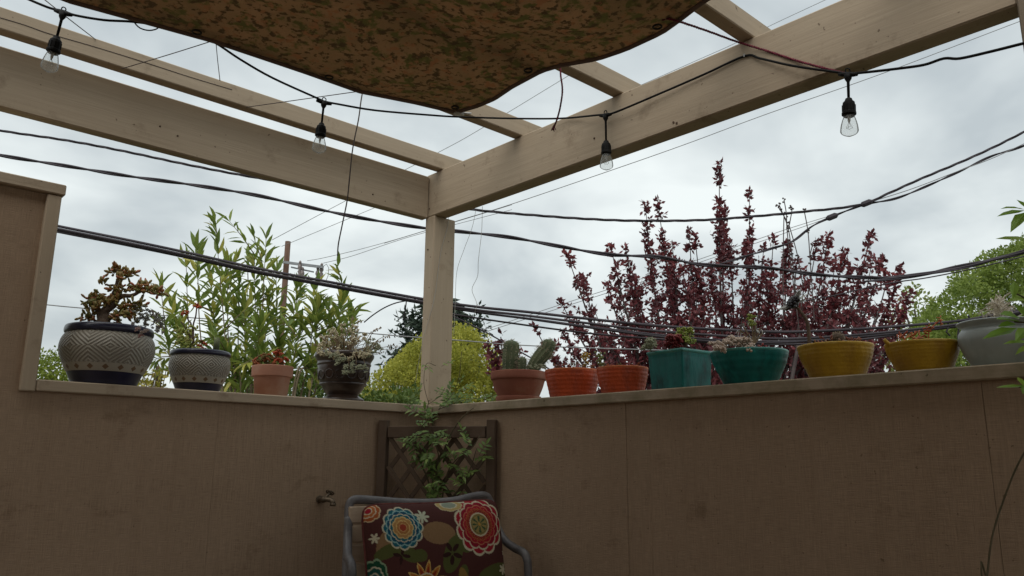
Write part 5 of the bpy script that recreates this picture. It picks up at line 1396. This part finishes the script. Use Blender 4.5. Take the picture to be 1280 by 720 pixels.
for px, py, n in ((503, 414, 12), (498, 446, 14), (488, 452, 8), (508, 402, 12), (515, 395, 14), (586, 402, 16), (596, 412, 16), (600, 396, 6), (505, 441, 10)):
    for j in range(n * 5): lf.dia(PF(px + random.gauss(0, 7), py + random.gauss(0, 4), FD), rdir() + V(0, 0, -.1), rdir(), rnd(.10, .2), .05)
lf.build('crown', M_dk, dk, stuff=True); st.build('trunk', M_tbark, dk, stuff=True)

# green tree at far right
M_gt = mat('spring_green', (.13, .19, .035), (.23, .30, .06), tint=(.34, .40, .10), rough=.55, transl=.35)
def leafy_tree(name, label, F, px0, outline, n, L, m, top_px, base_px, jitter=.6, csize=.3):
    t = thing(name, label, 'tree', V(*(PF(base_px, 500, F).xy), -3))
    cl = []
    for i in range(170):
        px = rnd(outline[0][0], outline[-1][0])
        top = interp([V(x, y, 0) for x, y in outline], 0, 1, px)
        cl.append((PF(px, rnd(top, 540), F + rnd(-jitter, jitter)), (csize * rnd(.6, 1.3), csize * rnd(.6, 1.3), csize * rnd(.5, 1.0))))
    for px in range(int(outline[0][0]), int(outline[-1][0]), 7):
        top = interp([V(x, y, 0) for x, y in outline], 0, 1, px); cl.append((PF(px, top + 4 + rnd(-3, 5), F + rnd(-jitter, jitter) * .5), (csize * .5 * rnd(.6, 1.2),) * 3))
    lf = MB(); crown(lf, cl, n, L, L * .55, .3, .35); lf.build('crown', m, t, stuff=True)
    st = MB(); b0 = V(*(PF(base_px, 500, F).xy), -3); tree_trunk(st, b0, PF(base_px, interp([V(x, y, 0) for x, y in outline], 0, 1, base_px) + 45, F), .12 * F / 16, [PF(q, interp([V(x, y, 0) for x, y in outline], 0, 1, q) + 22, F) for q in [rnd(outline[0][0] * .8 + outline[-1][0] * .2, outline[0][0] * .2 + outline[-1][0] * .8) for _ in range(8)]]); st.build('trunk', M_tbark, t, stuff=True)
    return t
leafy_tree('green_tree', 'bright green tree behind the grey jar at right', 16, 0, [(1150, 415), (1165, 390), (1185, 368), (1200, 356), (1222, 347), (1240, 336), (1255, 320), (1275, 308), (1330, 296), (1420, 310)], 60000, .085, M_gt, 290, 1290, 1.6, .42)
leafy_tree('pale_tree', 'loose light green tree between plum and bright green tree', 19, 0, [(1098, 440), (1112, 396), (1128, 372), (1138, 362), (1150, 368), (1162, 372), (1182, 392), (1192, 420)], 2600, .12, mat('pale_spring_leaf', (.16, .21, .05), (.25, .29, .08), tint=(.32, .34, .12), rough=.55, transl=.35), 360, 1140, .8, .3)
leafy_tree('clipped_shrub', 'yellow green shrub glimpsed beside the large patterned pot', 11, 0, [(28, 470), (45, 455), (58, 446), (72, 440), (92, 442), (118, 452), (150, 470)], 9000, .05, mat('yellow_green_leaf', (.12, .17, .02), (.20, .25, .03), tint=(.29, .33, .05), rough=.55, transl=.3), 440, 75, .4, .16)
leafy_tree('low_hedge', 'low green foliage peeping over the wall between terracotta and dark pots', 6.5, 0, [(280, 486), (300, 476), (330, 480), (360, 470), (400, 478), (430, 486), (470, 492), (530, 494)], 5000, .05, mat('hedge_leaf', (.055, .09, .018), (.11, .16, .03), tint=(.2, .24, .06), rough=.55, transl=.3), 470, 380, .3, .10)
# sprig of yellow leaves by the first pot
ys_ = thing('yellow_sprig', 'sprig of yellow green leaves between the two patterned pots', 'shrub', V(*(PF(190, 500, 5.6).xy), -3))
lf = MB(); st = MB()
for i in range(9):
    x = rnd(168, 212); y = rnd(458, 480); e = PF(x, y, 5.6 + rnd(-.1, .1)); b0 = PF(190 + rnd(-4, 4), 520, 5.6); st.tube(spline([V(b0.x, b0.y, -3), b0, b0.lerp(e, .5) + rdir() * .02, e], 5), .003, 5)
    for j in range(13): lf.leaf(b0.lerp(e, rnd(.5, 1)) + rdir() * .02, rdir() + V(0, 0, .4), rdir(), rnd(.04, .065), .024, .2, .2)
lf.build('leaves', mat('yellow_leaf', (.25, .24, .03), (.38, .34, .06), tint=(.5, .42, .12), rough=.5, transl=.35), ys_, stuff=True); st.build('stem', M_cane, ys_, stuff=True)

# purple-leaved plum: upright whips set with small leaves
M_plum = mat('plum_leaf', (.085, .03, .036), (.195, .047, .053), tint=(.34, .085, .083), rough=.5, transl=.35, spec=.35)
M_pbark = mat('plum_bark', (.06, .045, .045), (.10, .08, .075), scale=10, rough=.9)
FPL = 9.2
pl = thing('purple_plum_tree', 'purple leaved plum tree with upright whippy branches behind right wall', 'tree', V(*(PF(925, 500, FPL).xy), -3))
lf = MB(); st = MB()
PB = PF(925, 560, FPL)
st.tube(spline([V(PB.x, PB.y, -3), V(PB.x + .1, PB.y, -1), PB], 6), [.15 - .05 * i / 13 for i in range(13)], 9)
# tip (px, py), thickness of the leafy part
whips = [(707, 313, 1.0), (698, 372, .8), (727, 342, 1.0), (755, 352, .9), (762, 303, 1.2), (781, 306, .9), (790, 340, 1.1), (806, 252, 1.3), (822, 250, 1.0), (840, 300, 1.2), (861, 287, .9), (868, 290, .8), (852, 330, 1.3), (887, 330, 1.2), (899, 202, .8), (906, 260, 1.1), (912, 300, 1.3), (937, 236, .8), (932, 300, 1.0), (955, 305, 1.0), (967, 295, 1.1), (984, 300, .9), (978, 330, 1.2), (997, 322, 1.0), (1008, 335, 1.1), (1022, 300, .9), (1036, 292, 1.3), (1045, 320, 1.3), (1056, 312, 1.2), (1062, 330, .9), (1089, 290, 1.5), (1092, 320, 1.5), (1106, 318, .7), (1112, 340, 1.2), (1127, 330, .6), (1075, 350, 1.1), (1130, 365, .8), (1140, 362, .7),
         (742, 385, 1.1), (772, 375, 1.2), (815, 340, 1.3), (870, 365, 1.3), (930, 350, 1.2), (960, 360, 1.3), (1000, 372, 1.2), (1030, 365, 1.3), (1100, 380, 1.3), (1060, 385, 1.2), (900, 380, 1.3), (840, 385, 1.3), (800, 392, 1.2), (720, 400, 1.0), (700, 410, .8), (760, 420, 1.1), (690, 447, .8), (665, 404, .5), (1120, 410, 1.1), (1085, 420, 1.1), (1010, 415, 1.2), (950, 410, 1.2), (880, 420, 1.2), (820, 425, 1.2), (780, 435, 1.1), (715, 440, 1.0), (740, 450, .9), (1045, 430, 1.1), (1140, 430, .8), (980, 435, 1.0), (1110, 450, .9), (1180, 455, .5)]
def cluster(p, s, k3=5):
    for i in range(k3):
        lf.dia(p + rdir() * .012, rdir() + V(0, 0, .25), rdir(), rnd(.05, .085) * s, rnd(.03, .046) * s, min(1, max(0, .42 + .35 * mnoise.noise(p * 3.1) + rnd(-.35, .35))))
for wi, (tx, ty, wd) in enumerate(whips):
    F = FPL + rnd(-.9, .9)
    bx = 925 + (tx - 925) * .62; by = 505 if ty < 430 else 530
    tip_ = PF(tx, ty, F); bas = PF(bx, by, F * .5 + FPL * .5); mid = PF((tx * .62 + bx * .38) + rnd(-5, 5), ty * .5 + by * .5, F)
    ps = spline([PB + rdir() * .05, bas, mid, tip_], 12)
    nn = len(ps)
    st.tube(ps, [.034 * (1 - i / (nn - 1)) ** 1.2 + .004 for i in range(nn)], 5)
    L0 = 0
    ln = sum((ps[i + 1] - ps[i]).length for i in range(12, nn - 1))
    for i in range(12, nn - 1):
        a, b2 = ps[i], ps[i + 1]; seg = (b2 - a).length; steps = max(1, int(seg / .026))
        for q in range(steps):
            p = a.lerp(b2, q / steps); frac = (L0 + seg * q / steps) / ln
            if mnoise.noise(V(wi * 3.1, frac * ln * 5.5, 1.3)) < -.12 and frac < .95: continue
            rad = (.028 + .06 * (1 - frac) ** .8) * wd
            for _ in range(3): cluster(p + V(rnd(-1, 1), rnd(-1, 1), rnd(-.7, .7)) * rad, 1.0, 3)
        L0 += seg
    for _ in range(int(5 + 4 * wd)):     # short side shoots
        i = random.randint(13, nn - 8); p = ps[i]; d = (rdir() * .9 + V(0, 0, 1)).normalized(); L = rnd(.12, .42) * wd
        st.tube([p, p + d * L], [.006, .002], 4)
        for q in np.arange(.25, 1.01, .09 / max(L, .1) * .5): cluster(p + d * L * q + rdir() * .03, .95, 3)
lf.build('crown', M_plum, pl, stuff=True); st.build('branches', M_pbark, pl, stuff=True)
# bare twigs rising over the plum and a red sapling by the golden shrub
bt = thing('bare_twigs', 'thin leafless twigs rising above the plum', 'twigs', V(*(PF(985, 500, 8.2).xy), -3))
st = MB()
for pts in ([(1000, 420), (985, 300), (983, 268), (980, 250)], [(996, 380), (990, 320), (985, 285), (974, 256)], [(985, 290), (990, 262), (988, 258)], [(1018, 400), (1013, 330), (1010, 290), (1005, 262)], [(1012, 320), (1016, 305)], [(983, 275), (975, 262), (972, 256)], [(1004, 360), (997, 320), (986, 280)], [(979, 400), (979, 320), (980, 268)]):
    st.tube(spline([PF(x, y, 8.2) for x, y in pts], 6), .0055, 4)
    for x, y in pts[1:]:
        for _ in range(3): st.ball(PF(x + rnd(-2, 2), y + rnd(-3, 3), 8.2), .011, 5, 4)
st.tube([V(*(PF(985, 500, 8.2).xy), -3), PF(985, 500, 8.2), PF(1000, 420, 8.2)], .02, 6)
st.build('twig', M_pbark, bt)
rs = thing('red_sapling', 'red leaved sapling right of the corner post', 'shrub', V(*(PF(635, 500, 7.2).xy), -3))
lf = MB(); st = MB()
for x, y in ((610, 432), (618, 428), (626, 421), (633, 440), (640, 428), (622, 445), (650, 440), (612, 440)):
    b0, e = PF(634, 520, 7.2), PF(x, y, 7.2); st.tube([V(b0.x, b0.y, -3), b0, b0.lerp(e, .6), e], .005, 4)
    for q in np.linspace(.45, 1, 14): cluster(b0.lerp(e, q) + rdir() * .035, .95, 4)
lf.build('leaves', M_plum, rs, stuff=True); st.build('stem', M_pbark, rs, stuff=True)
